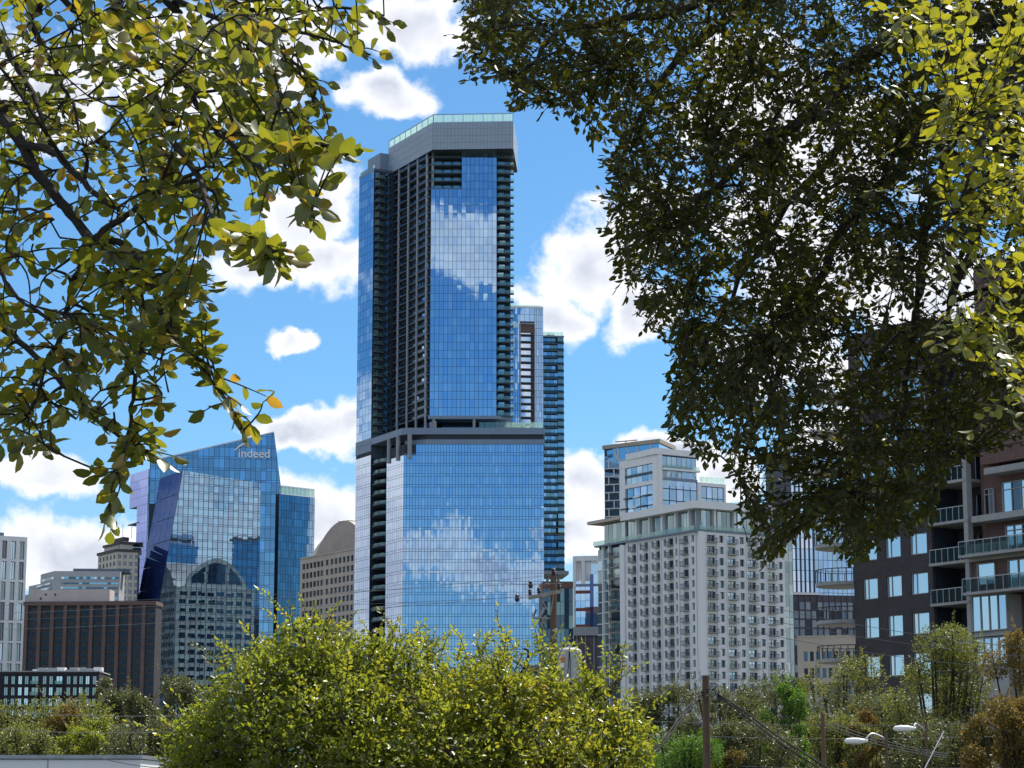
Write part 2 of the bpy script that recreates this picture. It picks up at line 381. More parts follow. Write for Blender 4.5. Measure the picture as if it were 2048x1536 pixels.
def clip(poly, conv):
    """Sutherland-Hodgman: clip poly by a convex counter-clockwise polygon"""
    out = poly
    for k in range(len(conv)):
        a = conv[k]; b = conv[(k + 1) % len(conv)]; inp = out; out = []
        side = lambda p: (b[0] - a[0]) * (p[1] - a[1]) - (b[1] - a[1]) * (p[0] - a[0])
        for i in range(len(inp)):
            p, q = inp[i - 1], inp[i]; sp_, sq = side(p), side(q)
            if (sp_ >= 0) != (sq >= 0):
                t = sp_ / (sp_ - sq); out.append((p[0] + (q[0] - p[0]) * t, p[1] + (q[1] - p[1]) * t))
            if sq >= 0: out.append(q)
        if not out: return []
    return out
COUNT = {}
def grid(parent, fr, us, zs, mats, gap=.14, d=.02, tilt=.0008, poly=None, name='pane', limit=300, weights=None, pick=None, thick=.06):
    """panes between the lines us x zs. Up to `limit` of them per thing are objects, the rest one part marked stuff"""
    if isinstance(mats, str): mats = [mats]
    rest = {}
    for j in range(len(zs) - 1):
        for i in range(len(us) - 1):
            a, b, c, e = us[i] + gap / 2, us[i + 1] - gap / 2, zs[j] + gap / 2, zs[j + 1] - gap / 2
            if b <= a or e <= c: continue
            cell = [(a, c), (b, c), (b, e), (a, e)]; whole = True
            if poly:
                q = clip(cell, poly)
                if len(q) < 3: continue
                ar = lambda g: abs(sum(g[k - 1][0] * g[k][1] - g[k][0] * g[k - 1][1] for k in range(len(g)))) / 2
                if ar(q) < .02: continue
                whole = ar(q) > .995 * ar(cell); cell = q
            m = pick(i, j) if pick else random.choices(mats, weights)[0]
            if m is None: continue
            k = (parent.name, name)
            if whole and COUNT.get(k, 0) < limit:
                COUNT[k] = COUNT.get(k, 0) + 1
                share(name, fr, parent, pane_mesh(b - a, e - c, m, thick), (a + b) / 2, (c + e) / 2, d, tilt)
            else:
                mb = rest.setdefault(m, MB()); cu = (a + b) / 2; cz = (c + e) / 2
                tx, tz = random.gauss(0, tilt), random.gauss(0, tilt)
                n = len(cell); i0 = len(mb.v)
                for dd in (0, thick):
                    for (u, z) in cell: mb.v.append(tuple(fr.P(u, z, d + dd + (u - cu) * tx + (z - cz) * tz)))
                mb.f.append(tuple(i0 + n + q for q in range(n)))
                for q in range(n): r_ = (q + 1) % n; mb.f.append((i0 + q, i0 + r_, i0 + n + r_, i0 + n + q))
    for m, mb in rest.items(): mb.build(name + '_field', m, parent, 'stuff')
def lin(a, b, n): return [a + (b - a) * k / n for k in range(n + 1)]
def wall_with_openings(mb, fr, u0, u1, z0, z1, cols, rows, d0, d1):
    """wall of bands and piers that leaves the openings cols x rows free"""
    z = z0
    for (a, b) in rows:
        mb.box(fr, u0, u1, z, a, d0, d1); u = u0
        for (c, e) in cols: mb.box(fr, u, c, a, b, d0, d1); u = e
        mb.box(fr, u, u1, a, b, d0, d1); z = b
    mb.box(fr, u0, u1, z, z1, d0, d1)

# ------------------------------------------------------------------ the setting
def ground_mat():
    m, t, o = new_mat('ground'); p = pos(t)
    n = t.noise(p, .05, 6, .6); n2 = t.noise(p, 2, 5, .6)
    c = t.mix(t.step(n, .4, .6), (.06, .075, .03, 1), (.10, .09, .06, 1)); c = t.mix(t.m('MULTIPLY', n2, .6), c, (.05, .05, .045, 1))
    b = t.add('ShaderNodeBsdfPrincipled'); t.put(b.inputs['Base Color'], c); b.inputs['Roughness'].default_value = .95
    t.l.new(b.outputs[0], o.inputs[0]); return m
mb = MB(); mb.poly([(-6000, -3000, 0), (6000, -3000, 0), (6000, 9000, 0), (-6000, 9000, 0)])
mb.build('ground', ground_mat(), None, 'structure')
mb = MB(); mb.poly([(-400, 52, .004), (400, 52, .004), (400, 61, .004), (-400, 61, .004)])
mb.build('road', mat('asphalt', (.05, .05, .05), .9, var=.2), None, 'structure')

# ------------------------------------------------------------------ the tall glass tower
def tall_tower():
    F = frame(806, 850, 0)                       # office front
    S1 = Fr(F.p, R(-62))                         # left flank, office and left wing
    uR = F.U(1088); zPod = F.Z(950, 856); zGl = F.Z(950, 889); zOff = F.Z(950, 889)
    ua, ub, uc = S1.U(711, 1000), S1.U(741, 1000), S1.U(773, 1000)
    Rf = Fr(S1.P(ub, 0), R(28))                  # return face of the left wing, towards the camera
    FRs = frame(860, 853, 0, 700)                # apartment front
    S2 = Fr(FRs.p, R(-62))                       # apartment flank with the colonnade
    uX = meet(Rf, S2); X = Rf.P(uX, 0)
    uG = FRs.U(993, 700); uB = FRs.U(1023, 700)
    th = thing('skyscraper', 'tallest blue glass tower with grey crown and stepped mirrored base', 'skyscraper', F.P(20, 0, -20))
    zWing = S1.Z(730, 352); zRes0 = FRs.Z(930, 832); zRes1 = FRs.Z(960, 299)
    zDk0 = S1.Z(730, 906); zDk1 = S1.Z(730, 880)
    back = 46
    A, Rr = F.P(0, 0), F.P(uR, 0)
    Sa, Sb, Sc = S1.P(ua, 0), S1.P(ub, 0), S1.P(uc, 0)
    ins = S1.P(ub, 0, -9.0), S1.P(uc, 0, -9.0)
    e = .08
    # glazed rear faces
    MB().box(Fr(F.P(14, 0, -back), R(180)), -(uR - 14), 2, 0, zGl, .05, .1).build('rear_glazing', 'gI', th)
    MB().box(Fr(FRs.P(uB - 3, 0, -33.5), R(188)), 0, 24, zPod, FRs.Z(960, 299), .05, .1).build('rear_glazing', 'gI', th)
    # solid cores behind the skin
    mb = MB()
    pod = [A, Rr, Rr + Vector((0, back, 0)), Sa + Vector((9, 6, 0)), Sa, Sb, ins[0], ins[1], Sc]
    mb.prism([(p.x, p.y) for p in pod], 0, zGl)
    mb.build('base_core', 'core', th)
    mb = MB()
    W = [Sa, Sb, Vector(X), Vector(X) + Vector((6, 14, 0)), Sa + Vector((9, 6, 0))]
    mb.prism([(p.x, p.y) for p in W], zGl + .01, zWing); mb.build('wing_core', 'core', th)
    B = FRs.P(0, 0); Bg = FRs.P(uG, 0); Bi = FRs.P(uG, 0, -3.2); Br = FRs.P(uB - .4, 0, -3.2)
    mb = MB()
    res = [B, Bg, Bi, Br, Br + Vector((-2, 32, 0)), Vector(X) + Vector((6, 13.5, 0)), Vector(X) + S2.n * .02]
    cut0 = FRs.U(927, 340); zCut = FRs.Z(900, 389)
    mb.prism([(p.x, p.y) for p in res], zRes0, zCut)
    B2 = FRs.P(cut0, 0); B3 = FRs.P(cut0, 0, -3.5); B4 = S2.P(-4.2, 0, -2)
    top = [B2, Bg, Bi, Br, Br + Vector((-2, 32, 0)), Vector(X) + Vector((6, 13.5, 0)), Vector(X) + S2.n * -.4, B4, B3]
    mb.prism([(p.x, p.y) for p in top], zCut, zRes1); mb.build('apartment_core', 'core', th)
    # recessed storey under the apartments
    mb = MB(); Q = [F.P(14, 0, -12), F.P(uR - 12, 0, -12), F.P(uR - 12, 0, -34), F.P(6, 0, -30)]
    mb.prism([(p.x, p.y) for p in Q], zPod - .5, zRes0 + .3); mb.build('recessed_storey', 'gN', th)
    # soffit slab
    mb = MB(); mb.prism([(p.x, p.y) for p in [FRs.P(-.6, 0, .7), FRs.P(uG, 0, .7), FRs.P(uB, 0, -3), FRs.P(uB - 2, 0, -30), FRs.P(4, 0, -30)]], zRes0 - 1.2, zRes0)
    mb.build('soffit', 'band', th)
    for px_ in (867, 948): mb = MB().box(F, F.U(px_, 840) - .5, F.U(px_, 840) + .5, zPod - .3, zRes0 - .9, -3.6, -2.6); mb.build('column', 'concd', th)
    # band of terraces between offices and apartments, round the corner
    zb = [zGl, F.Z(950, 879), F.Z(950, 869), zPod]
    def ring(z0, z1, pr, m, name, flank=False):
        mb = MB()
        if flank:
            mb.prism([(p.x, p.y) for p in [F.P(1.0, 0, pr), F.P(uR + pr, 0, pr), F.P(uR + pr, 0, -back + 3), F.P(14, 0, -back + 3), S1.P(ub + .3, 0, -8.5), S1.P(ub + .3, 0, .2), S1.P(-1.0, 0, .6)]], z0, z1); mb.build(name, m, th); return
        mb.prism([(p.x, p.y) for p in [F.P(9 - pr * .5, 0, pr), F.P(uR + pr, 0, pr), F.P(uR + pr, 0, -back + 3), F.P(14, 0, -back + 3), S1.P(uc + 4, 0, -9), S1.P(uc + 12, 0, pr - 2.2)]], z0, z1)
        mb.build(name, m, th)
    ring(zb[0], zb[1], .35, 'band', 'terrace_band'); ring(zb[1], zb[2], -.1, 'louver', 'louver_band'); ring(zb[2], zb[3], .5, 'band', 'terrace_parapet', True)
    for k in range(30):
        u = 10 + (uR - 10.5) * k / 29; MB().box(F, u, u + .12, zb[1], zb[2], -.1, .05).build('louver_post', 'mull', th)
    for px_ in (779, 797, 816):
        uu = S1.U(px_, 890) if px_ < 806 else 5.0
        q = S1.P(uu, 0, .1) if px_ < 806 else F.P(2.2, 0, .1)
        MB().lathe((q.x, q.y, zGl - 5.5), [(.85, 0), (.85, zb[2] - zGl + 5.7)], 12).build('column', 'concd', th)
    # ---- skin of the office block
    zs = lin(zOff, zOff - 22 * 4.05, 22)[::-1]
    rows = []
    for k in range(len(zs) - 1): rows += [zs[k], zs[k] + .95]
    rows.append(zs[-1])
    zstep = F.Z(800, 908)
    us = lin(0, uR, 46)
    nskip = 4
    def pk(i, j):
        if rows[j] > zstep - .5 and i < nskip: return None
        return random.choices(['gA', 'gB', 'gC'], [6, 1, 2])[0]
    grid(th, F, us, rows, 'gA', gap=.13, d=.01, tilt=.0011, pick=pk, limit=190)
    MB().box(F, 0, us[nskip] - .1, zstep - .2, zstep + .1, -6, .12).build('roof_edge', 'band', th)
    for k in range(0, 47, 1):
        pass
    su = lin(uc, 0, 8)
    grid(th, S1, su, [z for z in rows if z < S1.Z(790, 915)], 'gD', gap=.12, d=.01, tilt=.0015, limit=190)
    su = lin(ua, ub, 8)
    grid(th, S1, su, [z for z in rows if z < zDk0], 'gD', gap=.12, d=.01, tilt=.0015, limit=190)
    MB().box(S1, ua - .2, ub, zDk0, zDk0 + 3.2, -2, .15).build('dark_band', 'band', th)
    MB().box(S1, ua, ub, zDk0 + 3.2, zDk1 - 2.2, -2, -.3).build('louver_band', 'louver', th)
    MB().box(S1, ua - .2, ub, zDk1 - 2.2, zDk1, -2, .15).build('dark_band', 'band', th)
    # office recess: curved balconies
    wbay = uc - ub
    def balc(b):
        n = 7; r0 = []
        for k in range(n + 1):
            t = k / n; r0.append((t * wbay * .98 - wbay * .49, -(1.2 + 2.6 * math.sin(math.pi * t) ** .7)))
        pts = [(-wbay * .49, 6.0)] + r0 + [(wbay * .49, 6.0)]
        b.prism(pts, -.35, 0)
    slabm = local_mesh(('balcony_slab',), 'slab', balc)
    def balr(b):
        n = 7
        for k in range(n):
            q = []
            for t in (k / n, (k + 1) / n): q.append((t * wbay * .96 - wbay * .48, -(1.1 + 2.5 * math.sin(math.pi * t) ** .7)))
            b.prism([q[0], q[1], (q[1][0], q[1][1] + .05), (q[0][0], q[0][1] + .05)], .05, 1.15)
    railm = local_mesh(('balcony_rail',), 'rail', balr)
    RB = Fr(S1.P((ub + uc) / 2, 0, -2.5), S1.a)
    bayback = MB(); bayback.box(S1, ub + .05, uc - .05, 0, zDk0 + 4, -8.9, -8.6); bayback.build('recess_back', 'gN', th)
    for k in range(len(zs) - 1):
        if zs[k] > S1.Z(757, 925): break
        s_ = share('balcony', RB, th, slabm, 0, zs[k]); share('balustrade', RB, s_, railm, 0, zs[k])
        b = MB().box(S1, ub + .8, uc - 2.5, zs[k] + .3, zs[k] + 2.9, -8.5, -8.45); b.build('window', 'gT', th)
    # ---- apartments: skin
    h = 3.12; nfl = int((zRes1 - zRes0) / h) ; h = (zRes1 - zRes0) / nfl
    zr = lin(zRes0, zRes1, nfl)
    ncol = 15; us = lin(0, uG, ncol); iC = min(range(len(us)), key=lambda k: abs(us[k] - cut0))
    colm = [random.random() for _ in range(ncol)]
    def pk(i, j):
        if zr[j] + .5 > zCut and i < iC: return None
        q = random.random() + (.18 if colm[i] > .72 else 0)
        return 'gB' if q > .84 else ('gC' if q < .2 else 'gA')
    r2 = []
    for z in zr[:-1]: r2 += [z, z + .55]
    r2.append(zr[-1])
    grid(th, FRs, us, zr, 'gA', gap=.12, d=.01, tilt=.0010, pick=lambda i, j: pk(i, j), limit=300)
    zw = lin(zDk1, zWing, int((zWing - zDk1) / h))
    grid(th, S1, lin(ua, ub, 5), zw, ['gD', 'gA'], gap=.12, d=.01, tilt=.0012, limit=300, weights=[1, 3])
    # upper cut-out with balconies
    for z in [z for z in zr[:-1] if z > zCut - .5]:
        MB().box(FRs, .3, cut0, z, z + .3, -3.5, 0).build('balcony', 'slab', th)
        MB().box(FRs, .4, cut0 - .1, z + .3, z + 1.25, -.12, -.06).build('balustrade', 'rail', th)
        for a_ in (1.4, 5.0, 8.6): MB().box(FRs, a_, a_ + 2.4, z + .4, z + 2.7, -3.45, -3.4).build('window', random.choice(['gT', 'gGp', 'gB']), th)
    # right bay: balconies stepping out
    def rb(b):
        w_ = uB - uG
        b.prism([(0, 2.8), (0, -.1), (w_ + .7, .6), (w_ + 1.0, 2.8)], -.3, 0)
    rbm = local_mesh(('right_balcony',), 'slab', rb)
    def rbr(b):
        w_ = uB - uG
        b.prism([(.1, -.05), (w_ + .7, .65), (w_ + .7, .72), (.1, .02)], .05, 1.1); b.prism([(w_ + .7, .65), (w_ + .95, 2.7), (w_ + .9, 2.7), (w_ + .64, .65)], .05, 1.1)
    rbrm = local_mesh(('right_balustrade',), 'rail', rbr)
    RBf = Fr(FRs.P(uG, 0), 0)
    for j, z in enumerate(zr[:-1]):
        s_ = share('balcony', RBf, th, rbm, 0, z + .3); share('balustrade', RBf, s_, rbrm, 0, z + .3)
        w0 = random.uniform(.4, 1.2)
        MB().box(FRs, uG + w0, uG + w0 + 2.2, z + .35, z + 2.75, -3.15, -3.1).build('window', random.choice(['gT', 'gGp', 'gT']), th)
    # return face of the wing: dark bays with balconies
    zz = lin(zDk1 + 2, zWing, int((zWing - zDk1 - 2) / h))
    def wbm(b): b.box(LOC, 0, uX * .42, -.25, 0, 0, 1.5)
    wm = local_mesh(('wing_balcony',), 'slab', wbm)
    wr = local_mesh(('wing_balustrade',), 'rail', lambda b: b.box(LOC, .05, uX * .42 - .05, .05, 1.1, 1.42, 1.48))
    for z in zz[:-1]:
        s_ = share('balcony', Rf, th, wm, .15, z + .25); share('balustrade', Rf, s_, wr, .15, z + .25)
        MB().box(Rf, .5, 2.4, z + .35, z + 2.7, .02, .06).build('window', random.choice(['gT', 'gTd', 'gGp']), th)
        MB().box(Rf, uX * .52, uX * .78, z + .5, z + 2.7, .02, .06).build('window', random.choice(['gT', 'gTd', 'gTd']), th)
    # flank colonnade: slab edges and columns
    vX = meet(S2, Rf)
    for z in zr[:-1]:
        MB().box(S2, vX + .3, -.2, z, z + .42, -.6, 1.15).build('floor_slab', 'slab', th)
        MB().box(S2, vX + .5, -.4, z + .42, z + 1.2, 1.0, 1.06).build('balustrade', 'gN', th)
        k = random.uniform(-.9, -.15) * abs(vX)
        MB().box(S2, max(k, vX + 1), max(k, vX + 1) + 3, z + .42, z + 2.7, .03, .07).build('window', random.choice(['gT', 'gTd', 'gS']), th)
    for t in (.04, .30, .56, .84):
        q = S2.P(vX * t - .3, 0, 1.0); MB().lathe((q.x, q.y, zRes0 - 8), [(.5, 0), (.5, zRes1 - zRes0 + 8.1)], 10).build('column', 'concd', th)
    q = FRs.P(.6, 0, -.6); MB().lathe((q.x, q.y, zCut), [(.5, 0), (.5, zRes1 - zCut + .1)], 10).build('column', 'concd', th)
    # podium flank under the apartments (terrace wall behind the columns)
    MB().box(S2, vX, 0, zGl, zRes0 + 1, -3, -2.7).build('terrace_wall', 'gN', th)
    MB().box(Rf, 0, uX, zDk1 - 8, zDk1 + 2, -.2, .05).build('terrace_wall', 'slab', th)
    # ---- crown
    Fc = frame(866, 848, -3, 270); S3 = Fr(Fc.p, R(-62)); ucR = Fc.U(1026, 270); uL = S3.U(777, 310)
    zc0 = Fc.Z(900, 299); zc1 = Fc.Z(900, 244); zc2 = Fc.Z(900, 227)
    mb = MB(); cp = [Fc.P(0, 0), Fc.P(ucR, 0), Fc.P(ucR, 0, -34), S3.P(uL, 0, -14), S3.P(uL, 0)]
    mb.prism([(p.x, p.y) for p in cp], zc0, zc1 - .3); mb.build('crown_core', 'mull', th)
    zl = lin(zc0, zc1, 4)
    grid(th, Fc, lin(0, ucR, 22), zl, 'crown', gap=.07, d=.02, tilt=.0004, name='crown_panel', limit=200, thick=.1)
    grid(th, S3, lin(uL, 0, 26), zl, 'crown', gap=.07, d=.02, tilt=.0004, name='crown_panel', limit=200, thick=.1)
    grid(th, Fr(Fc.P(ucR, 0), R(87)), lin(0, 33, 22), zl, 'crown', gap=.07, d=.02, name='crown_panel', limit=200, thick=.1)
    grid(th, Fc, lin(.2, ucR - .2, 22), [zc1 + .1, zc2 - .5], 'railp', gap=.12, d=-.4, name='parapet_pane')
    grid(th, S3, lin(uL + .2, -.2, 26), [zc1 + .1, zc2 - .5], 'railp', gap=.12, d=-.4, name='parapet_pane')
    for f_, a_, b_ in ((Fc, 0, ucR), (S3, uL, 0)):
        MB().box(f_, a_, b_, zc2 - .35, zc2 - .1, -.45, -.2).build('parapet_rail', 'metal', th)
        n = 8
        for k in range(n + 1): u = a_ + (b_ - a_) * k / n; MB().box(f_, u - .1, u + .1, zc1 - .2, zc2 - .35, -.3, -.12).build('parapet_post', 'metal', th)
    MB().box(Fc, 2, ucR - 1, zc1 - .2, zc2 - 1.2, -9, -8.6).build('roof_screen', 'whitep', th)
    # roof of the wing: parapet, railing, roof room
    MB().box(S1, ua, ub, zWing, zWing + 1.0, -.5, .1).build('parapet', 'band', th)
    MB().box(Rf, 0, uX, zWing, zWing + 1.0, -.5, .1).build('parapet', 'slab', th)
    for k in range(9): MB().box(Rf, .2 + k * (uX - .4) / 8, .32 + k * (uX - .4) / 8, zWing + 1, zWing + 2.6, -.3, -.2).build('railing_post', 'metal', th)
    MB().box(Rf, .1, uX, zWing + 2.5, zWing + 2.65, -.32, -.18).build('railing', 'metal', th)
    MB().box(S1, ua + .1, ub - .1, zWing + 1.05, zWing + 2.6, -.4, -.32).build('balustrade', 'railp', th)
    zr_ = zWing + 9
    MB().prism([(p.x, p.y) for p in [Rf.P(uX * .45, 0, -4), Rf.P(uX + 4, 0, -4), Rf.P(uX + 4, 0, -16), Rf.P(uX * .45, 0, -16)]], zWing, zr_).build('roof_room', 'band', th)
    # terrace railing and planting on the right of the base
    for k in range(26):
        u = uB + 4 + (uR - uB - 4.4) * k / 25
        MB().box(F, u, u + .12, zPod, zPod + 2.6, .2, .3).build('railing_post', 'metal', th)
    grid(th, F, lin(uG + 3, uR - .2, 12), [zPod + .1, zPod + 2.2], 'rail', gap=.1, d=.1, name='balustrade')
    return th, F, zPod, uB, uR
TT = tall_tower()
def shrub(loc, r, label, m='lf_green', group=None):
    th = thing('roof_shrub', label, 'shrub', loc, group)
    n = 160; P = rng.normal(size=(n, 3)); P /= np.linalg.norm(P, axis=1)[:, None]; P *= (rng.random((n, 1)) ** .4) * r
    P[:, 2] = np.abs(P[:, 2]) * 1.2 + .1
    b = MB().tube([Vector(loc), Vector(loc) + Vector((0, 0, r * .8))], .05, 5); b.build('stem', 'barkd', th)
    leaf_mesh('foliage', P + np.array(loc), rand_unit(n), rand_unit(n), np.full(n, .8), np.full(n, .5), rng.random(n), M[m], th, big=False)

# ------------------------------------------------------------------ tower with the sloping roof and the lettering
def sloping_tower():
    G2 = frame(520, 1030, 30); G1 = frame(548, 1050, 8); G0 = frame(293, 1056, 8); L0 = Fr(G0.p, R(-59)); G3 = frame(556, 1048, 42)
    th = thing('glass_office_tower', 'blue glass office tower with sloping roof and white lettering', 'office tower', G2.P(-20, 0, -18))
    # lower folded front
    poly = [G2.hit(366, 941), G2.hit(521, 966), G2.hit(518, 1240)]
    bl = G2.hit(320, 1195); tl = poly[0]; br = poly[2]; tr = poly[1]
    k = (bl[0] - tl[0]) / (bl[1] - tl[1]); b0 = (tl[0] - k * tl[1], 0); k2 = (br[0] - tr[0]) / (br[1] - tr[1]); b1 = (tr[0] - k2 * tr[1], 0)
    P2 = [b0, b1, tr, tl]
    MB().sheet(G2, P2, -26, 0).build('lower_core', 'mull', th)
    zz = [0]; 
    while zz[-1] < tl[1]: zz.append(zz[-1] + 3.6)
    rows = []
    for z in zz: rows += [z, z + .8]
    us = []; u = b0[0]
    while u < tr[0] + 2.4: us.append(u); u += 2.42
    grid(th, G2, us, rows[::-1][::-1], ['gTd', 'gI'], gap=.16, d=.02, tilt=.0014, poly=P2, weights=[4, 3], limit=300)
    for u in us:
        cc = clip([(u - .09, 0), (u + .09, 0), (u + .09, 400), (u - .09, 400)], P2)
        if len(cc) > 2: MB().sheet(G2, cc, .02, .22).build('mullion', 'mull', th)
    # folded flank of the lower front (navy, leaning)
    e1, e2 = G2.P(b0[0], 0, .03), G2.P(tl[0], tl[1], .03)
    f1, f2 = G2.P(b0[0] - 1.2, 0, -24), G2.P(tl[0] - 1.6, tl[1] - 1, -24)
    m_ = MB(); n = 1
    for a_ in range(14):
        for c_ in range(4):
            t0, t1, s0, s1 = a_ / 14 + .001, (a_ + 1) / 14 - .001, c_ / 4 + .004, (c_ + 1) / 4 - .004
            q = lambda t, s: (e1.lerp(e2, t)).lerp(f1.lerp(f2, t), s) + Vector((-.06, -.02, 0))
            m_.poly([q(t0, s0), q(t1, s0), q(t1, s1), q(t0, s1)])
    m_.build('folded_flank', 'gNavy', th)
    # upper slab with the sloping roof
    P1 = [(G1.U(296, 1100), 0), (G1.U(566, 1100) , 0), G1.hit(562, 975), G1.hit(548, 863), G1.hit(300, 921)]
    MB().sheet(G1, P1, -30, 0).build('upper_core', 'mull', th)
    us = []; u = P1[0][0]
    while u < P1[2][0] + 2.5: us.append(u); u += 2.42
    zb = G1.Z(450, 1010); rows = []; z = zb - 5.4 * 18; uc_ = G1.U(508, 1100)
    while z < P1[3][1]: rows += [z, z + 1.0]; z += 5.4
    rows.append(P1[3][1] + 1)
    grid(th, G1, us, rows, ['gTd', 'gC', 'gA'], gap=.16, d=.02, tilt=.0012, poly=P1, limit=420, pick=lambda i, j: None if rows[j] < zb - .1 and us[i] < uc_ else random.choices(['gI', 'gTd', 'gC'], [6, 2, 1])[0])
    t0, t1 = P1[4], P1[3]
    MB().sheet(G1, [t0, (t0[0], t0[1] - .5), (t1[0], t1[1] - .5), t1], -.3, .3).build('roof_edge', 'whitep', th)
    # left block: greenish front and violet flank with two notches
    zt = G0.Z(293, 938); uE = G0.U(350, 1000)
    uL = L0.U(256, 1050)
    zn = [0, L0.Z(262, 1108), L0.Z(265, 1016), zt]
    MB().prism([(p.x, p.y) for p in [G0.P(0, 0), G0.P(uE, 0), G0.P(uE, 0, -30), L0.P(uL * .45, 0, -8), L0.P(uL * .55, 0)]], 0, zt).build('left_core', 'mull', th)
    grid(th, G0, lin(0, uE, 6), lin(0, zt, int(zt / 3.8)), ['gT', 'gG'], gap=.14, d=.02, tilt=.004, weights=[2, 1], limit=420)
    for (a, b, f) in ((0, zn[1], 1.0), (zn[2], zt, .95)):
        MB().box(L0, uL * f, uL * .52, a, b, -14, -.02).build('wing_core', 'mull', th)
    for (a, b, f) in ((0, zn[1], 1.0), (zn[1], zn[2], .55), (zn[2], zt, .95)):
        grid(th, L0, lin(uL * f, 0, max(3, int(9 * f))), lin(a, b, max(2, int((b - a) / 3.8))), 'gV', gap=.12, d=.03, tilt=.0008, limit=420)
    MB().box(L0, uL * 1.0, uL * .4, L0.Z(262, 1048) - .5, L0.Z(262, 1048), -12, .2).build('terrace_slab', 'slab', th)
    # right wing behind
    uW = G3.U(629, 1050); zt = G3.Z(600, 976); zp = G3.Z(600, 992)
    MB().prism([(p.x, p.y) for p in [G3.P(0, 0), G3.P(uW, 0), G3.P(uW, 0, -22), G3.P(0, 0, -22)]], 0, zp).build('right_core', 'mull', th)
    grid(th, G3, lin(0, uW, 14), lin(0, zp, int(zp / 3.7)), ['gI', 'gTd'], gap=.14, d=.02, tilt=.003, weights=[3, 2], limit=460)
    grid(th, G3, lin(.2, uW, 9), [zp + .1, zt], 'railp', gap=.14, d=-.3, name='parapet_pane')
    MB().box(G3, .2, uW, zt, zt + .25, -.4, -.1).build('parapet_rail', 'whitep', th)
    # lettering
    cu = bpy.data.curves.new('letters', 'FONT'); cu.body = 'indeed'; cu.size = 1; cu.extrude = .04; cu.offset = .012
    to = bpy.data.objects.new('letters', cu); C.objects.link(to)
    bpy.context.view_layer.update()
    me = bpy.data.meshes.new_from_object(to.evaluated_get(bpy.context.evaluated_depsgraph_get()))
    bpy.data.objects.remove(to)
    ua_, za_ = G1.hit(476, 913.5); ub_, zb_ = G1.hit(538, 918)
    xs = [v.co.x for v in me.vertices]; sc = (ub_ - ua_) / (max(xs) - min(xs))
    for v in me.vertices: v.co *= sc
    me.materials.append(M['letter'])
    org = ORG[th.name]; q = G1.P(ua_, za_ - .3, .9)
    o = bpy.data.objects.new('lettering', me); o.rotation_euler = (R(90), 0, G1.a); link(o, th, q); o.location = q - org; o['label'] = 'white rounded letters reading indeed'
    pts = []
    for k in range(9):
        t = k / 8; pts.append(G1.P(ua_ - 1.4 + 6.2 * t - .2, za_ + 1.6 + 4.2 * math.sin(.25 + 1.75 * t) , .9))
    MB().tube(pts, [.15 + .33 * math.sin(math.pi * (k / 8) * .8 + .4) for k in range(9)], 6).build('lettering_arc', 'letter', th)
    return G2, P2
SG2 = sloping_tower()

# ------------------------------------------------------------------ stone office block with the vaulted roof
def windows_on(th, fr, cols, rows, m, d, name='window', frame_m=None, sub=True):
    """a window object in every opening: frame with a pane as its part"""
    for (za, zb) in rows:
        for (ua, ub) in cols:
            mm = m if isinstance(m, str) else random.choice(m)
            if frame_m:
                w_, h_ = ub - ua, zb - za; t = min(.12, w_ * .08)
                def fn(b):
                    b.box(LOC, -w_ / 2, w_ / 2, -h_ / 2, -h_ / 2 + t, 0, .1); b.box(LOC, -w_ / 2, w_ / 2, h_ / 2 - t, h_ / 2, 0, .1)
                    b.box(LOC, -w_ / 2, -w_ / 2 + t, -h_ / 2 + t, h_ / 2 - t, 0, .1); b.box(LOC, w_ / 2 - t, w_ / 2, -h_ / 2 + t, h_ / 2 - t, 0, .1)
                    b.box(LOC, -t / 2, t / 2, -h_ / 2 + t, h_ / 2 - t, 0, .08)
                o = share(name, fr, th, local_mesh(('wf', round(w_, 2), round(h_, 2), frame_m), frame_m, fn), (ua + ub) / 2, (za + zb) / 2, d)
                if sub: share('pane', fr, o, pane_mesh(w_ - .06, h_ - .06, mm, .03), (ua + ub) / 2, (za + zb) / 2, d, .004)
            else:
                share(name, fr, th, pane_mesh(ub - ua, zb - za, mm), (ua + ub) / 2, (za + zb) / 2, d, .004)
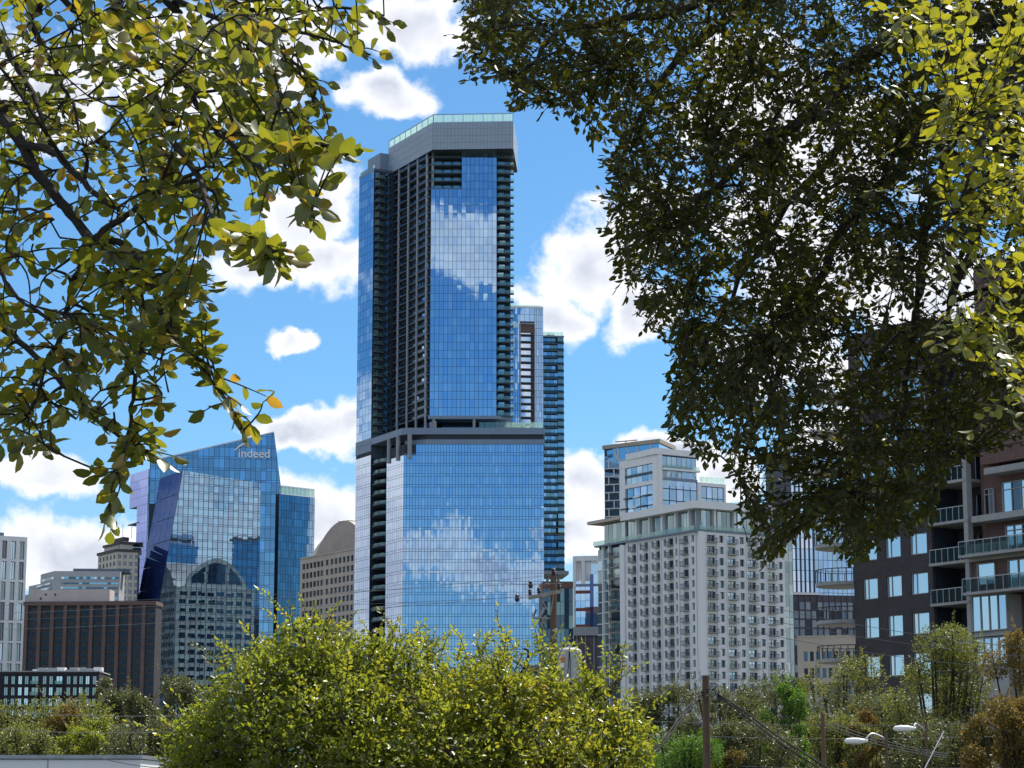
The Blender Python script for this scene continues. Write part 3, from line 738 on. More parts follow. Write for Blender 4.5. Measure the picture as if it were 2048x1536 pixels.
def vault_block(name, label, fr, uL, uR_, zTop, fh, m, cols, arch, depth, glazed=False, wm='gS'):
    th = thing(name, label, 'office building', fr.P((uL + uR_) / 2, 0, -depth / 2))
    n = int(zTop / fh); rows = [(zTop - 2.2 - k * fh - fh * .6, zTop - 2.2 - k * fh) for k in range(min(n - 1, 16))][::-1]
    mb = MB(); wall_with_openings(mb, fr, uL, uR_, 0, zTop, cols, rows, -.7, 0); mb.build('wall', m, th)
    MB().prism([(p.x, p.y) for p in [fr.P(uL, 0, -.6), fr.P(uR_, 0, -.6), fr.P(uR_, 0, -depth), fr.P(uL, 0, -depth)]], 0, zTop - .1).build('core', m, th)
    windows_on(th, fr, cols, rows, wm, -.55)
    MB().box(fr, uL - .3, uR_ + .3, zTop, zTop + .6, -.9, .35).build('cornice', m, th)
    a0, a1, rise, z0 = arch
    prof = [(a0 + (a1 - a0) * k / 20, z0 + rise * math.sin(math.pi * k / 20) ** .8) for k in range(21)]
    MB().sheet(fr, [(a0, zTop)] + prof + [(a1, zTop)], -depth + 2, -2.5).build('vault_roof', 'vault', th)
    if not glazed:
        for t in (.45, .62):
            kk = int(t * 20); u, z = prof[kk]; pts = [fr.P(u, z + .25, -2.4 - s * 8) for s in (0, 1, 2, 3)]
            MB().tube(pts, .4, 5).build('roof_rib', 'whitep', th)
    else:
        prof2 = [(a0 + (a1 - a0) * k / 20, z0 + rise * .98 * math.sin(math.pi * k / 20) ** .8) for k in range(21)]
        for (s, e) in ((1, 5), (6, 14), (15, 19)):
            MB().sheet(fr, [(prof2[s][0], z0 - 1)] + [(p[0], p[1] - 2.2) for p in prof2[s:e + 1]] + [(prof2[e][0], z0 - 1)], -2.4, -2.2).build('arched_window', 'gS', th)
        for k in range(20):
            (u0_, z0_), (u1_, z1_) = prof2[k], prof2[k + 1]
            MB().sheet(fr, [(u0_, z0_ - 1.8), (u1_, z1_ - 1.8), (u1_, z1_ + .2), (u0_, z0_ + .2)], -2.5, -1.9).build('arch_stone', m, th)
    return th
fs = frame(602, 962, -57, 1180)
uE = fs.U(727, 1180); zT = fs.Z(640, 1104); u_n0, u_n1 = fs.U(651, 1180), fs.U(658, 1180)
cols = [(fs.U(604 + k * 7.3, 1180), fs.U(609.4 + k * 7.3, 1180)) for k in range(6)] + [(u_n0, u_n1 - .5)] + [(fs.U(660.5 + k * 8.1, 1180), fs.U(666.3 + k * 8.1, 1180)) for k in range(9)]
zT = fs.Z(660, 1108)
SB = vault_block('stone_office_building', 'tan stone office building with curved metal vault roof beside the tallest tower', fs, 0, uE, zT, 4.0, 'tan', cols,
            (fs.U(620, 1108), uE - .5, 12.5, zT + 1), 40)
# its far gable, seen in the photograph only as a reflection in the sloping tower: arched glazing over a grid of windows
def far_gable():
    g = Fr(fs.P(0, 0, -40), fs.a - R(90)); W_ = 40.0
    rows = [(zT - 2.2 - k * 4.0 - 2.0, zT - 2.2 - k * 4.0) for k in range(16)][::-1]; cl = [(1.6 + k * 4.7, 1.6 + k * 4.7 + 3.4) for k in range(8)]
    mb = MB(); wall_with_openings(mb, g, 0, W_, 0, zT, cl, rows, .02, .8); mb.build('gable_wall', 'cream', SB)
    windows_on(SB, g, cl, rows, 'gS', .1, 'gable_window')
    a0, a1 = 4.0, 35.0; rise = 13.0; z0 = zT
    prof = [(a0 + (a1 - a0) * k / 20, z0 + 1 + rise * math.sin(math.pi * k / 20) ** .7) for k in range(21)]
    MB().sheet(g, [(a0, zT)] + prof + [(a1, zT)], -1.5, .5).build('arched_gable', 'cream', SB)
    for (s_, e_) in ((2, 6), (7, 13), (14, 18)):
        MB().sheet(g, [(prof[s_][0], z0 + 2)] + [(p[0], p[1] - 2.2) for p in prof[s_:e_ + 1]] + [(prof[e_][0], z0 + 2)], .5, .6).build('arched_window', 'gS', SB)
far_gable()

# ------------------------------------------------------------------ towers behind the tallest one
def blue_tower():
    f = frame(1000, 1010, 8, 900)
    th = thing('blue_tower', 'plain blue glass tower with a framed strip of balconies', 'tower', f.P(8, 0, -14))
    uR_ = f.U(1087, 900); zt = f.Z(1060, 616)
    MB().box(f, 0, uR_, 0, zt, -26, 0).build('core', 'mull', th)
    MB().box(f, 0, uR_, 0, zt, -26.2, -26.05).build('rear_glazing', 'gT', th); MB().box(Fr(f.P(0, 0), f.a - R(90)), -26, 0, 0, zt, .03, .1).build('side_glazing', 'gT', th)
    ua, ub = f.U(1040, 760), f.U(1069, 760); za = f.Z(1055, 648)
    fh = f.Z(1055, 700) - f.Z(1055, 713.7); rows = [zt - k * fh for k in range(48)][::-1]
    us = lin(0, ua, 8) ; us2 = lin(ub, uR_, 4)
    grid(th, f, us, rows, ['gC', 'gTd'], gap=.14, d=.02, tilt=.0012, limit=60, weights=[3, 1])
    grid(th, f, us2, rows, ['gC', 'gTd'], gap=.14, d=.02, tilt=.0012, limit=240, weights=[3, 1])
    grid(th, f, lin(ua, ub, 3), [r for r in rows if r > za - .1], 'gC', gap=.14, d=.02, limit=260)
    for u in (ua, ub): MB().box(f, u - .25, u + .25, 40, za, .02, .9).build('strip_frame', 'concd', th)
    MB().box(f, ua, ub, za - .3, za + .3, .02, .9).build('strip_frame', 'concd', th)
    k = 0
    for z in rows:
        if z > za - 5 or z < 60: continue
        MB().box(f, ua + .3, ub - .3, z, z + .35, .02, .8).build('balcony', 'slab', th)
        MB().box(f, ua + .35, ub - 1.8, z + .36, z + 2.3, .05, .12).build('window', 'gD' if k % 3 else 'gB', th); k += 1
    MB().box(f, ua + .3, ub - .3, za - 4.2, za - .3, .02, .3).build('louver', 'brownp', th)
    MB().box(f, 0, uR_, zt, zt + .8, -.6, .15).build('roof_edge', 'whitep', th)
    MB().box(f, 0, uR_ - 1, zt + .8, zt + 1.6, -1.2, -1).build('roof_rail', 'railp', th)
blue_tower()
def balcony_tower():
    f = frame(1076, 1055, 6, 900)
    th = thing('balcony_tower', 'slim grey blue tower with long balconies raised on slanted legs', 'tower', f.P(5, 0, -12))
    uR_ = f.U(1129, 900); zt = f.Z(1105, 674); zb = f.Z(1105, 1142); uW = f.U(1116, 900)
    MB().box(f, 0, uR_, zb, zt, -24, -1.6).build('core', 'mull', th); MB().box(f, 0, uR_, zb, zt, -24.2, -24.05).build('rear_glazing', 'gT', th)
    n = 33; zs = lin(zb, zt, n); fh = zs[1] - zs[0]
    bm = local_mesh(('bt_slab',), 'slab', lambda b: b.box(LOC, 0, uR_, 0, .32, -1.6, .25))
    rm = local_mesh(('bt_rail',), 'railk', lambda b: b.box(LOC, .1, uR_ - .1, .34, 1.3, .12, .18))
    for k, z in enumerate(zs[:-1]):
        s_ = share('balcony', f, th, bm, 0, z); share('balustrade', f, s_, rm, 0, z)
        w0 = 0
        while w0 < uW - 1:
            w1 = w0 + random.uniform(1.6, 2.4); MB().box(f, w0 + .15, min(w1, uW), z + .4, z + fh - .15, -1.58, -1.5).build('window', random.choice(['gTd', 'gD', 'gT', 'gI', 'gGp']), th); w0 = w1
        MB().box(f, uW, uR_ - .2, z + .4, z + fh - .1, -1.5, -.05).build('corner_window', 'gT' if k % 2 else 'gG', th)
    MB().box(f, 0, uR_, zt, zt + .7, -24, .3).build('roof_slab', 'band', th)
    grid(th, f, lin(.5, uR_ - .3, 7), [zt + .8, zt + 2.6], 'railp', gap=.2, d=-.2, name='parapet_pane')
    MB().box(f, -1, uR_ + 1.6, zb - 1.6, zb, -24, 1.2).build('transfer_slab', 'concd', th)
    zg = f.Z(1105, 1180)
    for a, b in ((f.U(1098, 1160), f.U(1092, 1180)), (f.U(1104, 1160), f.U(1110, 1180)), (f.U(1116, 1160), f.U(1121, 1180))):
        MB().tube([f.P(a, zb - 1.6, -2), f.P(b, zg, -2)], .75, 6).build('slanted_leg', 'concd', th)
    MB().box(f, -2, uR_ + 2, 0, zg, -20, -1).build('base', 'gS', th)
    return f, zt, uR_
bt = balcony_tower()
# ------------------------------------------------------------------ blue and white block, brown glazed block in front of it
def blue_white():
    f = frame(1146, 690, -12, 1200)
    th = thing('blue_white_building', 'white building with blue glass panels and red spandrels behind the white apartments', 'building', f.P(8, 0, -12))
    W = f.U(1215, 1200); zt = f.Z(1160, 1112); z1 = f.Z(1160, 1160); zr = f.Z(1160, 1262)
    MB().box(f, 0, W, 0, z1 - 2, -22, -.5).build('wall', 'white', th)
    # open white frame on top
    ud = f.U(1166, 1140)
    MB().box(f, 0, .9, z1 - 2, zt, -10, 0).build('frame_post', 'white', th); MB().box(f, ud - .5, ud + .6, z1 - 2, zt, -.9, 0.02).build('frame_post', 'white', th)
    MB().box(f, 0, W, zt - 1.5, zt, -12, .03).build('roof', 'white', th)
    MB().box(f, 1.4, ud - .7, z1 - 2, zt - 1.6, -6, -5.8).build('window', 'gTd', th); MB().box(f, ud + 2.3, W, z1 - 2, zt - 2.4, -1, -.8).build('window', 'gTd', th)
    MB().box(f, ud + .6, ud + 2.3, z1 - 2, zt - 1.6, -1.6, -.6).build('wall_panel', 'white', th)
    MB().box(f, .9, W, z1 - 2, z1 - 1.2, -.9, .05).build('balcony', 'band', th)
    ua, ub = f.U(1151, 1220), f.U(1180, 1220)
    ys = [1162, 1181, 1187, 1216, 1222, 1249, 1254]
    zz = [f.Z(1165, y) for y in ys]
    for k in (0, 2, 4): grid(th, f, lin(ua, ub, 3), [zz[k + 1], (zz[k] + zz[k + 1]) / 2, zz[k]], 'gA', gap=.08, d=-.3)
    for k in (1, 3, 5): MB().box(f, ua, ub, zz[k + 1], zz[k], -.5, -.1).build('spandrel', 'red', th)
    MB().box(f, f.U(1181, 1220), f.U(1187, 1220), zz[6], zz[0] + 2, -.5, .3).build('fin', 'gNavy', th)
    MB().box(f, f.U(1187, 1220), W, zz[6], zz[0] + 2, -.5, .0).build('side_glass', 'gA', th)
    for y in (1205, 1227, 1245): MB().box(f, .6, 1.5, f.Z(1150, y + 7), f.Z(1150, y - 7), -.5, -.4).build('window', 'gN', th)
    MB().box(f, -.2, W, f.Z(1165, 1271), zz[6], -.6, .4).build('canopy_band', 'greyb', th)
    MB().box(f, 0, W, 0, f.Z(1165, 1271), -.6, -.3).build('lower_wall', 'purple', th)
    for k in range(4): MB().box(f, 1 + k * 2.6, 1.25 + k * 2.6, 0, f.Z(1165, 1271), -.3, -.1).build('pilaster', 'greyb', th)
blue_white()
def brown_glazed():
    f = frame(1086, 640, 4, 1200)
    th = thing('brown_topped_glass_building', 'low glass building with rust brown top behind the utility pole', 'building', f.P(5, 0, -8))
    W = f.U(1146, 1200); zt = f.Z(1130, 1163); z1 = f.Z(1130, 1177)
    MB().box(f, 0, W, 0, z1, -14, 0).build('core', 'mull', th); MB().box(f, 0, W, z1, zt, -14, .2).build('top_cladding', 'rust', th)
    grid(th, f, lin(0, W, 7), lin(z1 - 30, z1, 8), ['gS', 'gO', 'gG'], gap=.12, d=.02, tilt=.012, weights=[3, 2, 2])
brown_glazed()
# ------------------------------------------------------------------ lattice tower and the white framed glass block
def lattice_tower():
    f = frame(1209, 900, -22, 950)
    th = thing('lattice_tower', 'tower with staggered white panel frames and slanted roof behind the white apartments', 'tower', f.P(8, 0, -12))
    uR_ = f.U(1318, 900); zl = f.Z(1209, 893); zr = f.Z(1318, 880); z0 = f.Z(1225, 921)
    MB().sheet(f, [(0, 0), (uR_, 0), (uR_, zr - 1), (0, zl - 1)], -20, 0).build('core', 'gTd', th)
    MB().sheet(f, [(-.6, zl - 1.2), (uR_ + .6, zr - 1.2), (uR_ + .6, zr + .4), (-.6, zl + .3)], -20, .8).build('roof', 'beige', th)
    fh = f.Z(1225, 940) - f.Z(1225, 956)
    k = 0; z = z0
    while z > 40 and k < 24:
        MB().box(f, 0, uR_, z - .22, z + .22, .02, .3).build('panel_rail', 'whitep', th)
        for i in range(3): 
            o = (4.0 if k % 2 else 1.8) + i * 4.6
            MB().box(f, o - .2, o + .2, z - fh + .22, z - .22, .02, .28).build('panel_post', 'whitep', th)
            share('window', f, th, pane_mesh(2.6, fh - 1.2, 'gB' if (k + i) % 2 else 'gT'), o + 2.2, z - fh / 2, .03)
        z -= fh; k += 1
    for p0, p1 in ((1230, 1234), (1238, 1235), (1255, 1259), (1275, 1277), (1303, 1299)):
        zt = zl - 1.5 + (zr - zl) * (p0 - 1209) / 109
        MB().tube([f.P(f.U(p0, 905), zt, .3), f.P(f.U(p1, 905), z0, .3)], .35, 4).build('slanted_strut', 'whitep', th)
    MB().tube([f.P(f.U(1224, 884), zl + 2.2, -4), f.P(f.U(1268, 885), zl + 2.4, -4)], .28, 5).build('roof_crane', 'metal', th)
    MB().tube([f.P(f.U(1245, 884), zl + 2.3, -4), f.P(f.U(1245, 884), zl - 2, -4)], .25, 5).build('crane_post', 'metal', th)
lattice_tower()
def white_frame_block():
    c = at(1316, 950, 725); L = Fr(c, R(-57)); Rr = Fr(c, R(31))
    th = thing('white_framed_glass_building', 'glass building with bold white frames rising behind the white apartments', 'building', L.P(-10, 0, -12))
    uL = L.U(1240, 960); uT = Rr.U(1394, 930); uW = Rr.U(1450, 980)
    zt = L.Z(1316, 896); zr0 = L.Z(1316, 908); z2 = L.Z(1316, 930); z3 = L.Z(1316, 958); z4 = L.Z(1316, 966)
    MB().prism([(p.x, p.y) for p in [c - (L.n + Rr.n) * .55, Rr.P(uT, 0, -.55), Rr.P(uT, 0, -20), L.P(uL, 0, -20), L.P(uL, 0, -.55)]], 0, zr0).build('core', 'mull', th)
    MB().prism([(p.x, p.y) for p in [L.P(.4, 0, 1), Rr.P(uT + .4, 0, .4), Rr.P(uT, 0, -20), L.P(uL * .8, 0, -20), L.P(uL * .82, 0, .4)]], zr0, zt).build('roof_slab', 'white', th)
    MB().box(L, uL, -.01, z2 + 1, zr0, -.6, .25).build('upper_band', 'white', th)
    MB().box(L, -2.6, 0, 0, z2 + 1, -.5, .25).build('corner_pier', 'white', th)
    MB().box(Rr, 0, 1.6, 0, zr0, -.5, .25).build('corner_pier', 'white', th)
    MB().box(L, uL, uL + 3.0, 0, z2 + 1, -.5, .2).build('side_pier', 'white', th)
    MB().box(L, uL, -2.6, z4, z3, -.5, .22).build('floor_band', 'white', th)
    grid(th, L, lin(uL + 3.2, -2.7, 5), [z3, (z3 + z2) / 2 + .5, z2 + .9], ['gTd', 'gT'], gap=.18, d=-.3, tilt=.004)
    MB().box(L, uL + 3.1, -2.7, (z3 + z2) / 2, (z3 + z2) / 2 + .7, -.4, .3).build('balcony', 'slab', th)
    rows = [z4 - k * 3.3 for k in range(9)][::-1]
    grid(th, L, lin(uL + .2, -2.7, 5), rows, ['gTd', 'gTd', 'gA'], gap=.35, d=-.3, tilt=.004)
    for k in range(1, 8):
        for i in range(3):
            a = uL + .5 + (i + (.4 if k % 2 else 0)) * (-2.7 - uL) / 3.6
            MB().box(L, a, a + 2.6 + random.random() * 1.5, z4 - k * 3.3 - .2, z4 - k * 3.3 + .25, -.2, .5).build('ledge', 'whitep' if i % 2 else 'slab', th)
    # right face
    zz = [Rr.Z(1350, y) for y in (1040, 1020, 1000, 985, 962, 955, 942, 938, 920)]
    grid(th, Rr, lin(1.7, uT - .3, 7), [zz[8] - 8.5, zz[8] - 4, zz[8] + 1.0], ['gTd', 'gT'], gap=.15, d=-.3, tilt=.004)
    MB().box(Rr, 1.6, uT + .6, zz[7] - .6, zz[7], -.5, .9).build('balcony', 'white', th)
    MB().box(Rr, 1.7, uT + .5, zz[7] + .02, zz[7] + 1.1, .8, .86).build('balustrade', 'rail', th)
    grid(th, Rr, lin(1.7, uT * .6, 3), [zz[5], zz[7] - .7], 'gG', gap=.15, d=-.3)
    grid(th, Rr, lin(uT * .66, uT, 2), [zz[5], zz[7] - .7], 'gTd', gap=.15, d=-.3)
    MB().box(Rr, 1.6, uT, zz[5] - 1, zz[5] - .1, -.5, .1).build('floor_band', 'band', th)
    grid(th, Rr, lin(1.8, uT, 5), [zz[5] - 19, zz[5] - 15.2, zz[5] - 11.4, zz[5] - 7.6, zz[5] - 3.8, zz[5] - 1.1], ['gTd', 'gA'], gap=.3, d=-.3, tilt=.004)
    # lower right part
    zl = Rr.Z(1430, 968); MB().box(Rr, uT + .05, uW, 0, zl, -16, -.5).build('lower_core', 'mull', th)
    MB().box(Rr, uT + .05, uT + 1.4, 0, zl + .1, -.5, .2).build('pier', 'white', th); MB().box(Rr, uT + 1.4, uW + .2, zl - 1, zl + .1, -16, .2).build('roof_slab', 'white', th)
    MB().box(Rr, uW - .5, uW + .2, 0, zl - 1, -.5, .2).build('pier', 'white', th)
    grid(th, Rr, lin(uT + 1.6, uW - .6, 4), [zl - 16, zl - 12.5, zl - 8.7, zl - 4.9, zl - 1.1], ['gTd', 'gA', 'gT'], gap=.25, d=-.3, tilt=.004)
    grid(th, Rr, lin(uT + 1, uW, 5), [zl + .2, zl + 2.2], 'railp', gap=.2, d=-.2, name='parapet_pane')
white_frame_block()
# ------------------------------------------------------------------ white apartment block
def white_apartments():
    c = at(1397, 1200, 600); L = Fr(c, R(-58)); Rr = Fr(c, R(31))
    th = thing('white_apartment_building', 'white stucco apartment building with small balconies and glazed top floor', 'apartment building', L.P(-25, 0, -22))
    yq = 1210
    uL = L.U(1193, yq); uW = L.U(1252, yq); uRr = Rr.U(1588, yq); uG = Rr.U(1571, yq)
    fh = 3.0; zT = L.Z(1396, 1062); n = 22
    rows = [(zT - .75 - k * fh - 1.9, zT - .75 - k * fh) for k in range(n)][::-1]
    # left facade openings: (centre px, width px, balcony?)
    lc = [(1258, 3.6, 0), (1270, 9.5, 1), (1282, 4, 0), (1294, 9.5, 1), (1306, 4, 0), (1318, 9.5, 1), (1331, 4.4, 0), (1343, 10, 1), (1354, 4, 0), (1373, 10.5, 1), (1387, 5, 0)]
    rc = [(1424, 16, 1), (1445, 8.5, 0), (1465, 16, 1), (1486, 8.5, 0), (1505, 16, 1), (1526, 8.5, 0), (1544, 15, 1), (1563, 8, 0)]
    def cols_of(f, lst): return [(f.U(p - w_ / 2, yq), f.U(p + w_ / 2, yq), b) for p, w_, b in lst]
    lcols, rcols = cols_of(L, lc), cols_of(Rr, rc)
    d0 = Rr.U(1411, yq)
    mb = MB(); wall_with_openings(mb, L, uW, L.U(1393, yq), 0, zT, [(a, b) for a, b, _ in lcols], rows, -.8, 0); mb.build('wall', 'white', th)
    mb = MB(); wall_with_openings(mb, Rr, d0, uG, 0, zT, [(a, b) for a, b, _ in rcols], rows, -.8, 0); mb.build('wall', 'white', th)
    MB().box(L, L.U(1393, yq), -.3, 0, zT, -1.2, -.9).build('dark_strip', 'gN', th)
    MB().box(Rr, .2, d0, 0, zT, -.8, .35).build('pilaster', 'white', th)
    MB().box(L, uW - 2.2, uW, 0, zT - .6, -.8, .5).build('pilaster', 'white', th)
    for px_ in (1276, 1300, 1324, 1360): u = L.U(px_, yq); MB().box(L, u - .22, u + .22, 0, zT - .4, 0, .35).build('pilaster', 'white', th)
    for k, px_ in enumerate((1435, 1455, 1495, 1535)): u = Rr.U(px_, yq); MB().box(Rr, u - .15, u + .15, 0, zT - .4, 0, .25).build('pilaster', 'white', th)
    MB().prism([(p.x, p.y) for p in [L.P(-.4, 0, -.85), Rr.P(.4, 0, -.85), Rr.P(uRr - .3, 0, -.85), Rr.P(uRr - .3, 0, -30), L.P(uL + .3, 0, -30), L.P(uL + .3, 0, -.85)]], 0, zT).build('core', 'core', th)
    def balcony_mesh(w_):
        def fs(b): b.box(LOC, -w_ / 2 - .15, w_ / 2 + .15, -.22, 0, 0, 1.35)
        def fr_(b):
            b.box(LOC, -w_ / 2 - .12, w_ / 2 + .12, 1.0, 1.08, 1.24, 1.3)
            n_ = max(5, int(w_ / .32))
            for k in range(n_ + 1): u = -w_ / 2 - .1 + (w_ + .2) * k / n_; b.box(LOC, u - .03, u + .03, 0, 1.0, 1.25, 1.29)
            for s in (-1, 1): b.box(LOC, s * (w_ / 2 + .1) - .03, s * (w_ / 2 + .1) + .03, 1.0, 1.07, .05, 1.24); b.box(LOC, s * (w_ / 2 + .1) - .02, s * (w_ / 2 + .1) + .02, .05, .95, .4, .5)
        return local_mesh(('apt_slab', round(w_, 2)), 'conc', fs), local_mesh(('apt_rail', round(w_, 2)), 'dmetal', fr_)
    for f, cs in ((L, lcols), (Rr, rcols)):
        for (a, b, bal) in cs:
            vis = rows[-15:]
            for (za, zb) in vis:
                m = random.choice(['gG', 'gGp', 'gG', 'gS', 'gT'])
                w_, h_ = b - a, zb - za
                def fn(q):
                    t = .1
                    q.box(LOC, -w_ / 2, w_ / 2, h_ / 2 - t, h_ / 2, 0, .12); q.box(LOC, -w_ / 2, w_ / 2, -h_ / 2, -h_ / 2 + t, 0, .12)
                    q.box(LOC, -w_ / 2, -w_ / 2 + t, -h_ / 2 + t, h_ / 2 - t, 0, .12); q.box(LOC, w_ / 2 - t, w_ / 2, -h_ / 2 + t, h_ / 2 - t, 0, .12)
                    if w_ > 1.4: q.box(LOC, -.06, .06, -h_ / 2 + t, h_ / 2 - t, 0, .1)
                wo_ = share('window', f, th, local_mesh(('apt_win', round(w_, 2)), 'dmetal', fn), (a + b) / 2, (za + zb) / 2, -.7)
                share('pane', f, wo_, pane_mesh(w_ - .05, h_ - .05, m, .03), (a + b) / 2, (za + zb) / 2, -.7, .006)
                if bal:
                    sm, rm = balcony_mesh(w_)
                    s_ = share('balcony', f, th, sm, (a + b) / 2, za - .02); share('railing', f, s_, rm, (a + b) / 2, za - .02)
    # glazed left corner section
    zz = [zT - .6 - k * fh for k in range(16)][::-1]
    grid(th, L, [uL, L.U(1206, yq), L.U(1213, yq), L.U(1218, yq)], zz, ['gG', 'gGp', 'gT'], gap=.2, d=-.6, tilt=.006, weights=[3, 1, 2])
    MB().box(L, L.U(1205.5, yq), L.U(1207, yq), 0, zT, -.8, .2).build('pier', 'white', th); MB().box(L, L.U(1218, yq), L.U(1219.6, yq), 0, zT, -.8, .2).build('pier', 'white', th)
    grid(th, L, [L.U(1219.8, yq), L.U(1226, yq), L.U(1238, yq)], zz, ['gGp', 'gG', 'gS'], gap=.2, d=-.6, tilt=.006)
    MB().box(L, L.U(1238.5, yq), uW - 2.2, 0, zT, -1.0, -.5).build('dark_strip', 'gTd', th)
    sm, rm = balcony_mesh(L.U(1238, yq) - L.U(1222, yq))
    for z in zz[:-1]: 
        s_ = share('balcony', L, th, sm, L.U(1229, yq), z + .3, -.4); share('railing', L, s_, rm, L.U(1229, yq), z + .3, -.4)
        MB().box(L, uL, L.U(1238, yq), z - .12, z + .12, -.8, -.2).build('floor_edge', 'white', th)
    grid(th, Rr, lin(uG + .1, uRr, 2), zz, ['gGp', 'gG'], gap=.2, d=-.3, tilt=.006)
    MB().box(Rr, uG + .05, uRr, 0, zT, -.85, -.4).build('corner_wall', 'white', th)
    # top floor
    MB().prism([(p.x, p.y) for p in [L.P(-.0, 0, 1.2), Rr.P(uRr, 0, .7), Rr.P(uRr, 0, -30), L.P(uL, 0, -30), L.P(uL, 0, .7)]], zT, zT + .45).build('terrace_slab', 'band', th)
    zp0, zp1 = zT + .45, zT + 6.2; zl1 = L.Z(1200, 1047)
    uS = L.U(1244, 1060)
    MB().prism([(p.x, p.y) for p in [L.P(-1, 0, -2), Rr.P(1, 0, -2), Rr.P(uRr, 0, -2), Rr.P(uRr, 0, -28), L.P(uS, 0, -28), L.P(uS, 0, -2)]], zp0, zp1).build('penthouse_core', 'concd', th)
    MB().prism([(p.x, p.y) for p in [L.P(0, 0, .9), Rr.P(uRr, 0, .9), Rr.P(uRr, 0, -29), L.P(uS, 0, -29), L.P(uS, 0, .6)]], zp1, zp1 + 2.0).build('roof', 'white', th)
    MB().prism([(p.x, p.y) for p in [L.P(uS - .1, 0, -1.5), L.P(uS - .1, 0, -26), L.P(uL + 2, 0, -26), L.P(uL + 2, 0, -1.5)]], zp0, zl1).build('penthouse_core', 'concd', th)
    MB().prism([(p.x, p.y) for p in [L.P(uS - .1, 0, 1), L.P(uS - .1, 0, -27), L.P(uL - 3, 0, -27), L.P(uL - 3, 0, 1)]], zl1, zl1 + .9).build('roof', 'tan', th)
    gl = lin(uS + .3, -1.2, 11)
    for k in range(11):
        if k % 2 == 0: grid(th, L, lin(gl[k], gl[k + 1] + 1.4, 3), [zp0 + .3, zp1 - .1], ['gGp', 'gG'], gap=.15, d=-1.95, tilt=.006)
        if k % 2: MB().box(L, gl[k] + 1.8, gl[k] + 2.4, zp0, zp1, -1.95, -.9).build('fin', 'white', th)
    gr = lin(1.2, uRr - .4, 9)
    for k in range(9):
        if k % 2 == 0: grid(th, Rr, lin(gr[k], gr[k + 1] + 1.2, 3), [zp0 + .3, zp1 - .1], ['gGp', 'gG', 'gT'], gap=.15, d=-1.95, tilt=.006)
        else: MB().box(Rr, gr[k] + 1.6, gr[k] + 2.2, zp0, zp1, -1.95, -.9).build('fin', 'white', th)
    grid(th, L, lin(uL + 2.2, uS - .4, 5), [zp0 + .3, zl1 - .1], ['gGp', 'gG'], gap=.15, d=-1.45, tilt=.006)
    MB().box(L, uL, -.2, zp0, zp0 + 1.1, .95, 1.0).build('balustrade', 'rail', th); MB().box(Rr, .3, uRr, zp0, zp0 + 1.1, .6, .65).build('balustrade', 'rail', th)
white_apartments()

# ------------------------------------------------------------------ left side: white tower, brown block, grey banded block, stepped tower, black apartments
def left_white():
    f = frame(50, 750, 32, 1200)
    th = thing('white_office_tower', 'white tower with tall narrow windows at the picture edge beside brown office block', 'tower', f.P(-10, 0, -10))
    u0 = f.U(-60, 1200); zt = f.Z(30, 1073)
    cols = [(f.U(a, 1180), f.U(a + 10, 1180)) for a in (-48, -32, -16, 1, 19, 36)]
    rows = [(f.Z(25, y + 36), f.Z(25, y)) for y in (1286 + 41, 1286, 1246, 1205, 1164, 1123, 1082)]
    mb = MB(); wall_with_openings(mb, f, u0, 0, 0, zt, cols, rows, -.8, 0); mb.build('wall', 'white', th)
    MB().box(f, u0, -.1, 0, zt - .3, -18, -.8).build('core', 'white', th)
    windows_on(th, f, cols, rows, ['gG', 'gS', 'gT'], -.75, 'window', 'dmetal')
    MB().box(f, u0, f.U(14, 1073), zt, zt + 1.4, -6, -3).build('roof_plant', 'slab', th)
left_white()
def brown_block():
    f = frame(46, 680, -4, 1280)
    th = thing('brown_office_building', 'long dark office building with brown pilasters and pinkish roof storey', 'office building', f.P(20, 0, -15))
    W = f.U(309, 1280); zt = f.Z(150, 1203); zp = f.Z(150, 1178)
    MB().box(f, 0, W, 0, zt, -9, -.4).build('core', 'brownw', th)
    bays = lin(.2, W, 10); fh = (f.Z(150, 1230) - f.Z(150, 1244.2))
    for i in range(10):
        MB().box(f, bays[i], bays[i] + 1.05, 0, zt - 1.2, -.4, .5).build('pilaster', 'brownp', th)
    rows = [zt - 2.2 - k * fh for k in range(16)][::-1]
    for i in range(10):
        for j in range(15):
            b0, b1 = bays[i] + 1.1, bays[i + 1] - .05
            COUNT_k = (b1 - b0) / 2
            for h in (0, 1):
                share('window', f, th, pane_mesh(COUNT_k - .12, fh * .62, 'gO'), b0 + COUNT_k * (h + .5), rows[j] + fh * .5, -.38, .004)
    MB().box(f, -.2, W + .3, zt - 1.2, zt, -9.2, .6).build('roof_edge', 'brownp', th)
    ub = f.U(216, 1190); MB().box(f, .9, ub, zt, zp, -8, -2).build('roof_storey', 'pink', th)
    for px_, y in ((88, 1188), (107, 1188), (78, 1196)): u = f.U(px_, y); MB().box(f, u - .25, u + .25, f.Z(px_, y) - .3, f.Z(px_, y) + .3, -2, -1.9).build('vent', 'core', th)
brown_block()
